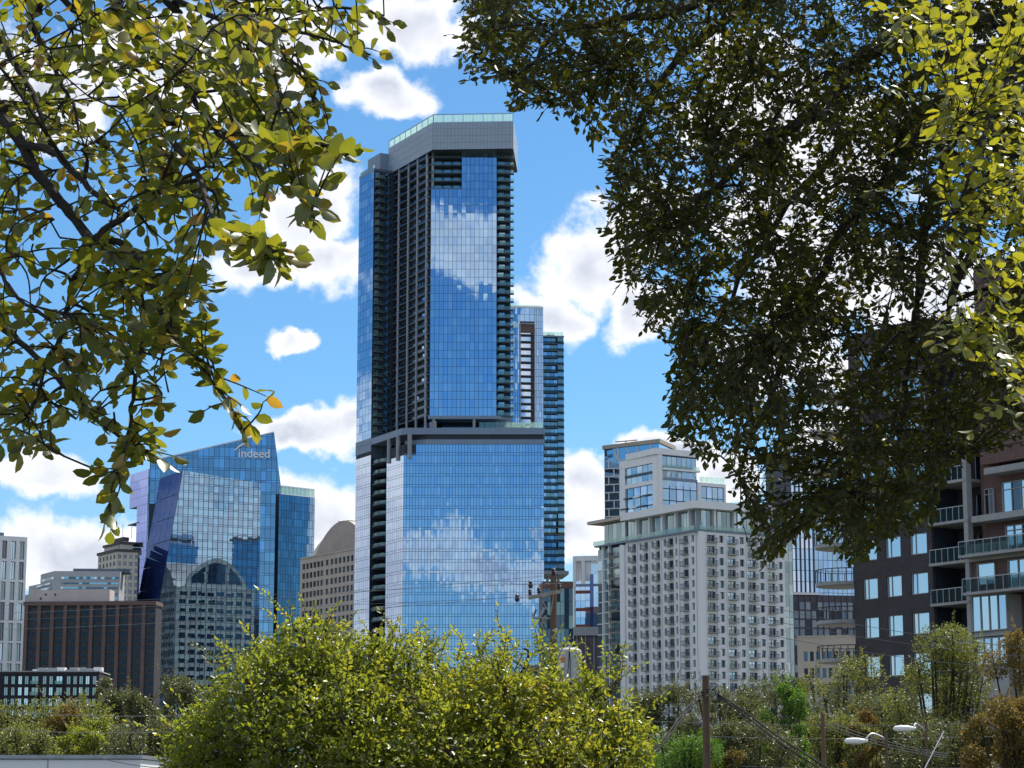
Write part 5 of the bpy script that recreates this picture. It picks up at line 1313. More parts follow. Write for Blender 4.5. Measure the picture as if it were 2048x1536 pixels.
# --- overhanging tree on the left, close to the camera
def left_tree():
    base = Vector((-2.75, 5.9, 0))
    th = thing('elm_tree', 'yellowing elm tree overhanging from the left with large backlit leaves', 'tree', base)
    g = Grower()
    tr = [base + Vector((0, 0, -.05)), base + Vector((.05, 0, 1.4)), base + Vector((.12, -.05, 2.6)), base + Vector((.1, -.1, 4.2)), base + Vector((.3, 0, 5.6))]
    g.limb(tr, .17, .06, 10)
    q = lambda l, Y0, Y1: [at(p[0], p[1], Y0 + (Y1 - Y0) * k / max(1, len(l) - 1)) for k, p in enumerate(l)]
    stem = base + Vector((.1, -.08, 2.7)); hi = base + Vector((.1, -.1, 4.0)); hi2 = base + Vector((.25, 0, 5.2)); low = base + Vector((.07, -.02, 2.0))
    def b(src, l, Y0, Y1, r0, r1): g.limb([src, src.lerp(at(l[0][0] - 60, l[0][1], Y0), .6) + Vector((0, 0, .12)), at(l[0][0] - 30, l[0][1] - 8, Y0)] + q(l, Y0, Y1), r0, r1, 7, .002)
    b(stem, [(0, 230), (43, 289), (70, 340), (121, 402), (168, 461), (176, 488)], 5.7, 5.5, .021, .011)
    n_ = len(g.P)
    def c(l, Y0, Y1, r0, r1): g.limb(q(l, Y0, Y1), r0, r1, 6, .002)
    c([(176, 488), (172, 504), (145, 570), (129, 656), (94, 730), (59, 836)], 5.5, 5.3, .011, .004)
    c([(43, 289), (105, 301), (157, 352), (205, 400), (240, 420)], 5.65, 5.3, .013, .005)
    b(hi, [(0, 78), (30, 130), (66, 188), (85, 240), (100, 287)], 6.0, 5.8, .016, .005)
    b(hi2, [(75, 0), (62, 40), (100, 120), (122, 165), (150, 215), (155, 260)], 6.2, 6.0, .014, .004)
    c([(176, 488), (215, 455), (265, 425), (320, 370), (352, 290)], 5.5, 5.2, .011, .004)
    c([(265, 425), (330, 380), (380, 350), (430, 330)], 5.4, 5.0, .008, .003)
    c([(176, 488), (225, 480), (265, 505), (293, 545), (325, 630), (345, 676), (390, 711), (430, 773), (469, 824), (488, 866)], 5.5, 5.0, .011, .003)
    b(low, [(0, 652), (51, 695), (94, 730), (148, 797), (203, 848), (246, 875)], 5.6, 5.3, .013, .004)
    c([(265, 505), (285, 620), (283, 700), (273, 754), (262, 812), (254, 883), (234, 941), (219, 1008), (207, 1046)], 5.4, 5.0, .008, .0025)
    b(hi2, [(150, 0), (200, 60), (240, 110), (300, 170), (350, 250)], 6.3, 5.6, .013, .004)
    b(hi2, [(352, 0), (430, 35), (500, 66), (560, 105), (609, 145), (629, 207)], 6.4, 5.8, .015, .003)
    c([(500, 66), (570, 60), (640, 75), (700, 95), (742, 112)], 6.1, 5.9, .007, .0025)
    c([(500, 20), (600, 20), (690, 15), (770, 30)], 6.4, 6.3, .008, .003)
    b(hi, [(230, 0), (290, 90), (370, 170), (430, 258), (508, 269), (586, 281), (640, 290), (695, 308)], 6.0, 4.6, .014, .004)
    c([(352, 290), (400, 360), (412, 395), (430, 441), (469, 480), (520, 500), (570, 522)], 5.2, 4.3, .009, .003)
    c([(430, 258), (500, 320), (540, 352), (600, 398), (628, 436)], 5.4, 4.4, .007, .003)
    b(hi, [(0, 205), (60, 208), (110, 205), (180, 200), (260, 190)], 6.3, 6.1, .011, .003)
    b(low, [(0, 425), (60, 420), (110, 440)], 5.9, 5.7, .008, .003)
    b(low, [(0, 545), (30, 590), (70, 620), (100, 640)], 5.4, 5.2, .009, .003)
    for k in range(120):
        while True:
            x, y = random.uniform(-60, 760), random.uniform(-60, 900)
            if inside([(-60, -60), (770, -60), (740, 110), (640, 230), (580, 340), (430, 410), (420, 640), (330, 800), (100, 880), (-60, 880)], x, y): break
        g.branch(at(x, y, random.uniform(4.9, 6.4)), droop=.1, r1=.0025, n=5, rmax=.006, bend=.25)
    for k in range(60):                                    # unseen crown above the picture, added to shade the leaves below
        x, y = random.uniform(-300, 1000), random.uniform(-800, -60); g.branch(at(x, y, random.uniform(5.6, 7.6)), droop=.1, r1=.003, n=4, rmax=.02, bend=.2)
    for k in range(330):
        x, y = random.uniform(-300, 1050), random.uniform(-800, -60); g.twig(at(x, y, random.uniform(5.6, 7.8)), .3, .032, .055, droop=.08, hang=.35)
    # leafy twigs: dense mass in the middle of the crown, sparse sprigs at the rim
    regs = [([(-60, -60), (770, -60), (750, 110), (660, 150), (640, 230), (700, 310), (600, 330), (570, 400), (440, 400), (420, 470), (440, 560), (420, 640), (360, 560), (200, 500), (150, 420), (60, 300), (-60, 260)], 200, 5.0, 6.6, .036),
            ([(200, 40), (560, 40), (590, 280), (480, 330), (430, 430), (330, 400), (240, 300)], 190, 4.9, 6.0, .044),
            ([(180, 500), (420, 500), (425, 620), (390, 690), (340, 720), (220, 720), (170, 640)], 105, 4.9, 5.7, .042),
            ([(-40, 600), (70, 560), (120, 640), (170, 700), (330, 720), (330, 830), (200, 790), (120, 800), (100, 900), (-40, 900)], 70, 5.0, 5.6, .040),
            ([(430, 250), (690, 290), (700, 330), (600, 320), (520, 300)], 26, 4.4, 4.9, .050), ([(430, 440), (580, 500), (580, 540), (480, 510)], 24, 4.2, 4.6, .050),
            ([(200, 840), (330, 850), (320, 900), (230, 940)], 14, 5.0, 5.3, .040), ([(-40, 420), (100, 430), (90, 500), (-40, 500)], 9, 5.4, 5.8, .040),
            ([(-60, 0), (220, 0), (220, 420), (-60, 420)], 70, 5.8, 6.8, .036)]
    for poly, n, Y0, Y1, sz in regs:
        xs = [p[0] for p in poly]; ys = [p[1] for p in poly]; k = 0; guard = 0
        while k < n and guard < 5000:
            guard += 1
            x, y = random.uniform(min(xs), max(xs)), random.uniform(min(ys), max(ys))
            if not inside(poly, x, y): continue
            g.twig(at(x, y, random.uniform(Y0, Y1)), .26, .030, sz * 1.08, droop=.08, hang=.35); k += 1
    # short leafy shoots all along the thinner branches
    thin = [i for i in range(len(g.P)) if g.Rr[i] < .009]
    for i in random.sample(thin, min(len(thin), 210)):
        a_ = g.P[i]; e_ = a_ + Vector((random.gauss(0, 1), random.gauss(0, .7), random.gauss(-.35, .7))).normalized() * random.uniform(.06, .15)
        g.twig(e_, .3, .026, .044, droop=.03, hang=.4, start=a_)
    # sprigs of the hanging ends
    for l, Y in (([(175, 500), (172, 504), (150, 560)], 5.4), ([(430, 773), (469, 824), (488, 866)], 5.0), ([(390, 711), (430, 773)], 5.05), ([(345, 676), (390, 711)], 5.1), ([(254, 883), (234, 941)], 5.05), ([(234, 941), (219, 1008), (209, 1042)], 5.0),
                 ([(246, 875), (290, 900), (335, 925)], 5.2), ([(234, 941), (200, 950), (185, 945)], 5.0), ([(600, 398), (628, 438)], 4.4), ([(700, 95), (745, 118)], 5.9), ([(609, 145), (629, 207)], 5.8), ([(560, 40), (700, 30)], 6.3), ([(45, 880), (40, 905)], 5.2), ([(148, 797), (203, 848)], 5.35), ([(94, 730), (59, 836)], 5.35), ([(640, 290), (695, 308)], 4.6), ([(520, 500), (570, 522)], 4.3), ([(740, 20), (775, 60)], 6.2)):
        for k in range(len(l) - 1):
            a_, b_ = at(*l[k], Y), at(*l[k + 1], Y)
            g.twig(b_, .6, .024, .046, droop=.02, hang=.35, start=a_, leaf0=0); g.twig(b_ + Vector((.02, -.03, .01)), .6, .034, .046, droop=.03, hang=.5, start=a_, leaf0=0)
    g.mb.build('branches', 'barkd', th, 'stuff')
    P, D_, N, L = g.arrays(); n = len(P); rnd = rng.random(n) ** 1.0
    vis = []
    order = [i for i in np.argsort(P[:, 1]) if abs(P[i, 0] / P[i, 1]) < .225 and P[i, 2] < P[i, 1] * .362 + 1.7]
    for i in order:
        if len(vis) >= 300: break
        if rng.random() < .45: vis.append(i)
    vis = np.array(vis); rest = np.setdiff1d(np.arange(n), vis); W = L * rng.uniform(.54, .68, n)
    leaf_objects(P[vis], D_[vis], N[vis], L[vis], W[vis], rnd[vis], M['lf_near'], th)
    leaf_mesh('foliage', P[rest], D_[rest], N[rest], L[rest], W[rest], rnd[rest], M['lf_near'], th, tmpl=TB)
    print('left tree leaves', n)
left_tree()

# --- large drooping tree on the right
def right_tree():
    base = Vector((5.4, 13.2, 0))
    th = thing('drooping_elm_tree', 'large dark drooping elm tree hanging over the right side', 'tree', base)
    g = Grower()
    A = lambda l: [at(p[0], p[1], p[2]) for p in l]
    fork = base + Vector((-.2, -.2, 3.6))
    g.limb([base + Vector((0, 0, -.05)), base + Vector((.05, 0, 1.5)), fork, base + Vector((-.4, -.3, 5.2)), base + Vector((-1.0, -.4, 6.8))], .26, .10, 10)
    top = base + Vector((-.4, -.3, 5.4))
    for l, r0, r1 in (([(1960, 40, 13), (1700, 130, 12.5), (1660, 220, 12.2), (1540, 270, 12), (1450, 360, 11.8), (1330, 440, 11.5)], .085, .010),
                      ([(2000, -150, 13), (1750, -60, 12.5), (1500, -20, 12), (1300, 30, 11.6), (1130, 60, 11.3), (1050, 150, 11.2)], .08, .008),
                      ([(1980, 200, 12.5), (1880, 360, 12.3), (1850, 480, 12.2), (1835, 620, 12.1), (1815, 760, 12.0), (1800, 900, 11.9)], .07, .010),
                      ([(1960, 150, 13.3), (1800, 330, 13), (1680, 470, 12.8), (1600, 640, 12.6), (1540, 800, 12.4), (1480, 950, 12.2)], .07, .008),
                      ([(2030, 300, 12), (1950, 480, 12), (1900, 640, 11.9), (1880, 800, 11.8), (1850, 980, 11.7)], .06, .008),
                      ([(1900, -200, 14), (1650, -100, 13.8), (1400, 80, 13.5), (1300, 200, 13.2), (1240, 330, 13)], .07, .008),
                      ([(1950, 100, 14), (1750, 230, 14), (1600, 380, 13.8), (1480, 560, 13.6), (1400, 720, 13.4)], .06, .008),
                      ([(1850, -300, 12), (1500, -220, 11.6), (1250, -120, 11.2), (1050, -20, 11)], .07, .008),
                      ([(2200, 100, 11), (2150, 350, 10.8), (2120, 600, 10.8)], .06, .010)):
        g.limb([top, top.lerp(A(l)[0], .5) + Vector((0, 0, .25))] + A(l), r0, r1, 7, .012)
    reg = [(905, -40), (925, 30), (930, 90), (935, 150), (985, 130), (1040, 170), (1030, 212), (1060, 200), (1120, 222), (1160, 195), (1150, 245), (1215, 290), (1222, 360), (1215, 410), (1232, 470), (1240, 520), (1240, 565), (1280, 600), (1300, 645),
           (1340, 680), (1362, 665), (1350, 740), (1348, 800), (1345, 855), (1380, 868), (1405, 915), (1450, 930), (1500, 985), (1495, 1030), (1535, 1075), (1520, 1122), (1560, 1090), (1600, 1055), (1650, 1080), (1725, 1128), (1745, 1085), (1800, 1050), (1855, 1045), (1880, 945), (1950, 910), (2060, 860), (2120, 900), (2120, -60), (905, -60)]
    holes = [(1690, 735, 45, 40), (1770, 610, 35, 40), (1920, 600, 75, 55), (1830, 510, 25, 40), (1640, 880, 50, 45), (1180, 250, 30, 60), (1075, 60, 25, 80), (1985, 500, 40, 50), (1560, 990, 45, 50), (1760, 850, 30, 30), (1660, 200, 22, 20), (1430, 870, 35, 30)]
    def ok(x, y):
        if not inside(reg, x, y): return False
        for (hx, hy, rx, ry) in holes:
            if ((x - hx) / rx) ** 2 + ((y - hy) / ry) ** 2 < 1 and random.random() < .82: return False
        return True
    def sample():
        while True:
            x, y = random.uniform(900, 2120), random.uniform(-60, 1130)
            if ok(x, y): return x, y
    for k in range(260):                                   # boughs that droop into the picture
        x, y = sample(); g.branch(at(x, y, random.uniform(10.6, 14.2)), droop=.22, r1=.004, n=4, rmax=.022)
    for k in range(110):                                   # unseen boughs above and beside the picture, added to shade the crown
        x, y = random.choice([(random.uniform(900, 2500), random.uniform(-900, -60)), (random.uniform(2120, 2900), random.uniform(-500, 900))])
        g.branch(at(x, y, random.uniform(10.5, 15)), droop=.2, r1=.004, n=4, rmax=.03)
    for k in range(6200):
        x, y = sample(); g.twig(at(x, y, random.uniform(10.2, 14.6)), .42, .042, .050, droop=.10, hang=.55, jit=.28, r=.0024)
    # rim: sprigs that stand clear of the outline
    m = len(reg) - 3
    for k in range(330):
        i = random.randrange(1, m - 3); t = random.random(); x = reg[i][0] + (reg[i + 1][0] - reg[i][0]) * t; y = reg[i][1] + (reg[i + 1][1] - reg[i][1]) * t
        g.twig(at(x + random.gauss(-2, 9), y + random.gauss(0, 9), random.uniform(10.8, 12.6)), .40, .046, .050, droop=.05, hang=.45, jit=.18)
    for k in range(2600):  # unseen twigs with larger leaves, added to darken the crown below
        x, y = random.choice([(random.uniform(900, 2500), random.uniform(-900, -60)), (random.uniform(2120, 2900), random.uniform(-500, 900))])
        g.twig(at(x, y, random.uniform(11, 16)), .5, .05, .09, droop=.1, hang=.5, jit=.3)
    g.mb.build('branches', 'barkd', th, 'stuff')
    P, D_, N, L = g.arrays(); n = len(P); W = L * rng.uniform(.46, .6, n); rnd = rng.random(n) ** 1.2
    order = np.argsort(P[:, 1]); fr_ = [i for i in order if abs(P[i, 0] / P[i, 1]) < .22 and P[i, 2] < P[i, 1] * .35 + 1.7]
    sub = np.array(fr_[:150]); 
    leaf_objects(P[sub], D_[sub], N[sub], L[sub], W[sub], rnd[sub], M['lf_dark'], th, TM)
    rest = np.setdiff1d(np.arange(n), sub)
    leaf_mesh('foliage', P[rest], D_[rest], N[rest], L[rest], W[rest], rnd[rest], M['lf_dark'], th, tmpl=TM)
    print('right tree leaves', n)
    # near boughs with large sunlit leaves at the right edge
    h = Grower()
    s0 = base + Vector((-.7, -1.5, 3.9)); h.limb([top, s0], .06, .04, 7)
    for l, r0, r1 in (([(2110, 60, 8.4), (2060, 180, 8.0), (1990, 215, 7.7), (1910, 235, 7.4)], .03, .004), ([(2110, 60, 8.4), (2000, 190, 7.9), (1965, 280, 7.7), (1925, 390, 7.5), (1880, 460, 7.3)], .024, .004),
                      ([(2140, 20, 8.5), (1990, -10, 8.2), (1880, 30, 8.0), (1780, 60, 7.8)], .026, .004), ([(2140, 300, 8.4), (2070, 480, 8.0), (2000, 600, 7.8), (1930, 670, 7.7)], .025, .004),
                      ([(2140, 500, 8.4), (2070, 690, 8.1), (2010, 790, 8.0), (1955, 860, 7.9)], .022, .004), ([(2140, 250, 8), (2060, 330, 7.8), (1990, 390, 7.6)], .02, .004)):
        h.limb([s0, s0.lerp(at(*l[0]), .5) + Vector((0, 0, .3))] + A(l), r0, r1, 6, .006)
    for poly, n_ in (([(1760, -30), (2080, -30), (2080, 420), (1960, 440), (1880, 260), (1800, 120)], 125), ([(1850, 230), (2060, 230), (2060, 560), (1900, 470)], 55), ([(1930, 560), (2080, 450), (2080, 880), (2010, 830), (1990, 700)], 46), ([(1880, 600), (2000, 640), (1990, 720), (1900, 710)], 16)):
        xs = [p[0] for p in poly]; ys = [p[1] for p in poly]; k = 0
        while k < n_:
            x, y = random.uniform(min(xs), max(xs)), random.uniform(min(ys), max(ys))
            if inside(poly, x, y): h.twig(at(x, y, random.uniform(7.2, 8.3)), .36, .034, .050, droop=.05, hang=.3); k += 1
    for (a, b_, c_, d_, Y) in ((1990, 390, 1748, 378, 7.3), (1900, 240, 1780, 300, 7.4), (1900, 620, 1870, 690, 7.5), (2010, 790, 1945, 865, 7.7), (1880, 460, 1880, 545, 7.3), (1850, 190, 1780, 180, 7.4), (1800, 60, 1770, 100, 7.8)):
        p0, p1 = at(a, b_, Y + .2), at(c_, d_, Y); h.twig(p1, .5, .036, .052, droop=.04, hang=.12, jit=.12, start=p0, leaf0=.05)
    h.mb.build('near_branches', 'barkd', th, 'stuff')
    P, D_, N, L = h.arrays(); n = len(P); W = L * rng.uniform(.5, .62, n); rnd = rng.random(n) * .92
    order = np.argsort(P[:, 1]); sub = order[:150]; rest = order[150:]
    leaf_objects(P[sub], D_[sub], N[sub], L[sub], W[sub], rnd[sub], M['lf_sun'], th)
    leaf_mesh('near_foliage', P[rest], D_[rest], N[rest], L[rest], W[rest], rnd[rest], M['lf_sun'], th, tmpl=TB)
    print('near right leaves', n)
right_tree()

# --- trees below the skyline
def lobed_tree(name, label, lobes, Y, m, n, size, trunk_px, group=None, bark='bark', sprigs=0, shell=.55, trunk_r=.18, cat='tree', gaps=0.0, zbase=0):
    """lobes: (px, py, radius px, depth offset m). Leaves fill the lobes, limbs run from the trunk into them"""
    base = at(trunk_px, 1500, Y); base.z = zbase
    th = thing(name, label, cat, base, group)
    s = Y / FPX; Cn = []; Rd = []
    for (px, py, r, dy) in lobes: Cn.append(at(px, py, Y + dy)); Rd.append(r * (Y + dy) / FPX)
    mb = MB(); zc = min(c.z for c in Cn); fork = Vector((base.x, base.y, max(.6, (zc - zbase) * .45 + zbase)))
    mb.tube(smooth_path([base, base.lerp(fork, .5) + Vector((.05, 0, 0)), fork], 3), [trunk_r * 1.25] * 3 + [trunk_r] * 3 + [trunk_r * .85], 9)
    mb.build('trunk', bark, th); mb = MB()
    for c, r in zip(Cn, Rd):
        mid = fork.lerp(c, .5) + Vector((random.gauss(0, .1 * r), random.gauss(0, .1 * r), -.12 * (c - fork).length))
        mb.tube(smooth_path([fork, mid, c, c + Vector((random.gauss(0, .3 * r), random.gauss(0, .3 * r), .6 * r))], 3), [trunk_r * .5 * (1 - k / 9.5) + .008 for k in range(10)], 5)
        for k in range(5):
            e = c + Vector((random.gauss(0, .5), random.gauss(0, .5), random.gauss(.25, .4))) * r; mb.tube([c, c.lerp(e, .5) + Vector((0, 0, .05 * r)), e], [.03 * r + .004, .02 * r, .006], 4)
    mb.build('limbs', bark, th, 'stuff')
    w_ = np.array([r ** 2 for r in Rd]); w_ /= w_.sum(); idx = rng.choice(len(Rd), n, p=w_)
    u = rand_unit(n); rad = np.array(Rd)[idx]; rr = rad * (shell + (1.06 - shell) * rng.random(n) ** .6)
    # lumps: modulate the radius by direction so that the outline is uneven
    ph = rng.random((len(Rd), 6)) * 6.28
    lump = np.zeros(n)
    for k in range(3): lump += np.sin(u[:, 0] * (3 + 2 * k) + ph[idx, k]) * np.sin(u[:, 2] * (4 + 2 * k) + ph[idx, k + 3] + u[:, 1] * 3)
    rr *= 1 + .13 * lump
    Cc = np.array([tuple(c) for c in Cn]); P = Cc[idx] + u * rr[:, None] * np.array([1, 1, .92])
    if gaps:
        cell = np.floor(P / (size * 5)).astype(np.int64); hsh = (cell[:, 0] * 73856093 ^ cell[:, 1] * 19349663 ^ cell[:, 2] * 83492791) % 1000
        keep = hsh > gaps * 1000; P, u, rr = P[keep], u[keep], rr[keep]
    keep = P[:, 2] > zbase + .25; P, u = P[keep], u[keep]; n = len(P)
    Dv = u * .7 + rand_unit(n) * .8 + np.array([0, 0, -.15]); Nv = u * .6 + rand_unit(n) * .9 + np.array([0, 0, .35])
    L = size * rng.uniform(.6, 1.35, n)
    # patches of warmer and cooler leaves
    pat = .5 + .5 * np.sin(P[:, 0] / (size * 16) + 1.3) * np.sin(P[:, 2] / (size * 13) + P[:, 1] / (size * 20)); rnd = np.clip(rng.random(n) * .65 + pat * .35, 0, .999)
    leaf_mesh('crown', P, Dv, Nv, L, L * rng.uniform(.42, .6, n), rnd, M[m], th, tmpl=TS)
    if sprigs:
        g = Grower(); g.P = list(Cn); g.Rr = [.01] * len(Cn)
        for k in range(sprigs):
            i = random.choices(range(len(Rd)), [r ** 1.5 for r in Rd])[0]; th_ = random.uniform(-1.35, 1.35)
            dv = Vector((math.sin(th_), random.uniform(-.7, .5), math.cos(th_) * .9)).normalized(); a = Cn[i] + dv * Rd[i] * random.uniform(.7, .95)
            e = a + (dv * .7 + Vector((random.gauss(0, .35), random.gauss(0, .3), .55))) * size * random.uniform(2, 5.5)
            g.P.append(a); g.Rr.append(.005); g.A = None
            g.twig(e, size * 9, size * .33, size * 1.0, droop=.06, hang=.1, r=size * .06, jit=.3)
        g.mb.build('sprig_stems', bark, th, 'stuff')
        P, D_, N, L = g.arrays(); leaf_mesh('sprigs', P, D_, N, L, L * .45, rng.random(len(P)), M[m], th, tmpl=TS)
    return th
lobed_tree('young_elm_tree', 'bright yellow green bushy tree in front of the tallest tower', 
           [(620, 1425, 140, 0), (770, 1440, 150, .3), (920, 1455, 150, 0), (1050, 1475, 125, -.2), (1190, 1490, 95, .2), (490, 1450, 105, .1), (420, 1500, 80, -.3), (375, 1530, 50, 0), (545, 1345, 72, .5), (500, 1385, 72, -.3), (610, 1298, 66, .2), (665, 1340, 75, .4), (740, 1330, 70, .1), (815, 1350, 75, .3), (860, 1320, 42, .6), (940, 1370, 70, .5), (1000, 1350, 52, .2), (1050, 1335, 62, .3), (1010, 1400, 85, -.5), (1090, 1400, 60, 0), (1185, 1400, 52, .2), (1222, 1380, 38, .4), (1240, 1460, 62, 0), (1262, 1500, 42, -.3),
            (700, 1470, 120, -.9), (900, 1510, 130, -1.0), (560, 1495, 105, -.8), (1080, 1540, 110, -1.0), (1225, 1540, 80, -.5), (750, 1570, 130, -1.2), (600, 1590, 120, -.8), (1000, 1610, 120, -.8), (440, 1600, 90, 0), (1150, 1450, 60, -.4), (400, 1450, 40, .3)],
           30, 'lf_mid', 66000, .082, 800, sprigs=300, shell=.4, trunk_r=.13, gaps=.13)
def dome(cx, top, hw, n, Y, seed, bot=1590):
    r_ = random.Random(seed); out = []
    H = bot - top
    for k in range(n):
        t = (k + .5) / n; y = top + H * (t ** .85); prof = math.sqrt(max(0, 1 - (1 - min(1, (y - top) / (H * .42) + .06)) ** 2))
        rad = hw * r_.uniform(.20, .36); ext = max(0, hw * prof - rad * .7); x = cx + (r_.choice((-1, 1)) * r_.uniform(.45, 1) if k % 3 else r_.uniform(-.4, .4)) * ext
        out.append((x, max(y, top + rad), rad, r_.uniform(-.6, .6) * hw * Y / FPX))
    return out
FT = [('live_oak_tree', 'wide olive oak tree below black apartment building', 90, 1398, 165, 95, 'lf_olive', 9000, .11, 18),
      ('live_oak_tree', 'dark round oak tree beside the yellow green tree below sloping glass tower', 350, 1352, 72, 135, 'lf_oak', 6000, .13, 12),
      ('live_oak_tree', 'dark oak tree in front of brown office block below its pilasters', 262, 1378, 82, 125, 'lf_oak', 7000, .13, 13),
      ('small_tree', 'small pale oak tree at the right end of black apartment building', 212, 1352, 28, 220, 'lf_oak', 1800, .18, 7),
      ('autumn_tree', 'small rusty orange tree among the olive oaks under black apartments', 130, 1412, 55, 88, 'lf_rust', 3500, .09, 8),
      ('live_oak_tree', 'dark shaded oak tree above the end of the white metal building', 320, 1440, 105, 78, 'lf_oak', 9000, .09, 15),
      ('live_oak_tree', 'dull olive oak tree directly behind the white metal building', 20, 1448, 120, 75, 'lf_olive', 8000, .085, 14),
      ('small_tree', 'yellow green small tree right behind the white metal building', 175, 1440, 60, 80, 'lf_mid', 4000, .085, 8),
      ('live_oak_tree', 'grey green oak tree left of the plain wooden pole below white apartments', 1330, 1368, 85, 140, 'lf_oak', 7000, .14, 13),
      ('live_oak_tree', 'grey oak tree right behind the plain wooden pole', 1440, 1372, 100, 132, 'lf_oak', 8000, .13, 14),
      ('live_oak_tree', 'grey green oak tree below the right corner of white apartments', 1550, 1352, 95, 142, 'lf_oak', 7500, .14, 14),
      ('fresh_green_tree', 'fresh bright green round tree among grey oaks', 1572, 1366, 52, 112, 'lf_green', 5000, .10, 10),
      ('elm_tree', 'thin airy olive tree below the beige office building', 1690, 1305, 105, 128, 'lf_olive', 5200, .12, 13),
      ('cedar_elm_tree', 'tall spreading tree with dark trunk in front of brick condominium', 1880, 1247, 112, 106, 'lf_olive', 11000, .10, 20),
      ('cedar_elm_tree', 'tall yellowing tree at the picture edge in front of brick condominium', 2045, 1258, 88, 100, 'lf_rust', 7000, .10, 14),
      ('autumn_tree', 'brownish rusty tree beside the street lamps', 2010, 1392, 85, 86, 'lf_rust', 6500, .09, 13),
      ('live_oak_tree', 'dark oak tree between the two wooden poles', 1500, 1440, 95, 98, 'lf_oak', 8500, .10, 14),
      ('live_oak_tree', 'olive oak tree behind the thin dark pole', 1650, 1428, 110, 118, 'lf_olive', 8000, .11, 14),
      ('live_oak_tree', 'grey oak tree behind the street lamps', 1770, 1385, 115, 122, 'lf_oak', 9000, .12, 15),
      ('autumn_tree', 'small orange tree beside the thin dark pole', 1735, 1420, 38, 104, 'lf_rust', 2200, .09, 6),
      ('live_oak_tree', 'dark low oak tree under the tall spreading tree', 1880, 1440, 110, 98, 'lf_oak', 8000, .10, 14),
      ('shrub', 'light green feathery shrub at the foot of the plain wooden pole', 1365, 1468, 95, 80, 'lf_green', 6500, .06, 14),
      ('shrub', 'small orange shrub right of the plain wooden pole', 1462, 1500, 36, 80, 'lf_rust', 1800, .06, 6)]
for k, (nm, lb, cx, top, hw, Y, m, n, sz, nl) in enumerate(FT):
    cat = 'shrub' if nm == 'shrub' else 'tree'
    lobed_tree(nm, lb, dome(cx, top, hw, int(nl * 1.7) + 4, Y, 100 + k), Y, m, int(n * 3.0), sz * 1.15, cx + (5 if nm != 'cedar_elm_tree' else 8), 'trees below the skyline' if cat == 'tree' else 'shrubs by the pole',
               'barkd', sprigs=60 if hw > 50 else 20, shell=.35, trunk_r=.13 * hw / 90 * Y / 100, cat=cat, gaps=.16 if 'airy' in lb or 'spreading' in lb else .07)
# planting on the terrace of the tallest tower and on the slim tower's roof
_, TF, TzP, TuB, TuR = TT
for k, (px_, r) in enumerate(((1012, 1.5), (1028, 1.9), (1046, 1.6), (1064, 1.3))):
    p = TF.P(TF.U(px_, 850), TzP, -2.5); shrub((p.x, p.y, p.z), r, 'small green shrub behind the terrace railing of the tallest tower', 'lf_mid', 'terrace shrubs')
for u in (2.2, 3.8):
    p = bt[0].P(bt[2] * .25 + u, bt[1] + .7, -3); shrub((p.x, p.y, p.z), 1.2, 'small roof garden shrub on top of slim balcony tower', 'lf_oak', 'roof shrubs')

# ------------------------------------------------------------------ poles, wires, lamps
def pole(name, label, px, top, Y, r):
    b = at(px, top, Y); th = thing(name, label, 'utility pole', (b.x, b.y, 0))
    MB().tube([(b.x, b.y, -.1), (b.x, b.y, b.z * .5), (b.x, b.y, b.z)], [r * 1.25, r * 1.1, r], 14).build('shaft', 'wood', th, smooth=False); return th, b
YA = 100
pa, ta = pole('utility_pole', 'tall wooden utility pole with tilted crossarm and grey transformer', 1107, 1152, YA, .14)
def A_(px, py, d=0): return at(px, py, YA + d)
c0, c1 = A_(1067, 1196, 1.0), A_(1131, 1183, -1.2)
ax = (c1 - c0).normalized(); side = ax.cross(Vector((0, 0, 1))).normalized()
off = side * (-.22 if side.y > 0 else .22)
def beam(p, q, w_, h_):
    d = (q - p).normalized(); s = d.cross(Vector((0, 0, 1))).normalized() * (w_ / 2); u = s.cross(d).normalized() * (h_ / 2); b = MB()
    b.hexa([p - s - u, p + s - u, q + s - u, q - s - u, p - s + u, p + s + u, q + s + u, q - s + u]); return b
beam(c0 + off, c1 + off, .11, .16).build('crossarm', 'arm', pa)
for t in (.33, .78):
    m_ = c0.lerp(c1, t) + off; MB().tube([m_, Vector((ta.x, ta.y, ta.z - 1.75)) + off * .7], .025, 5).build('brace', 'metal', pa)
def insulator(p, parent, s=1.0, nm='insulator'):
    MB().lathe(p, [(.02 * s, 0), (.03 * s, .02), (.075 * s, .05 * s), (.04 * s, .09 * s), (.085 * s, .12 * s), (.045 * s, .16 * s), (.07 * s, .19 * s), (.02 * s, .24 * s)], 10).build(nm, 'porc', parent)
for t in (.02, .30, .93): insulator(c0.lerp(c1, t) + off + Vector((0, 0, .08)), pa, 1.3)
insulator(Vector((ta.x, ta.y, ta.z)), pa, 1.5)
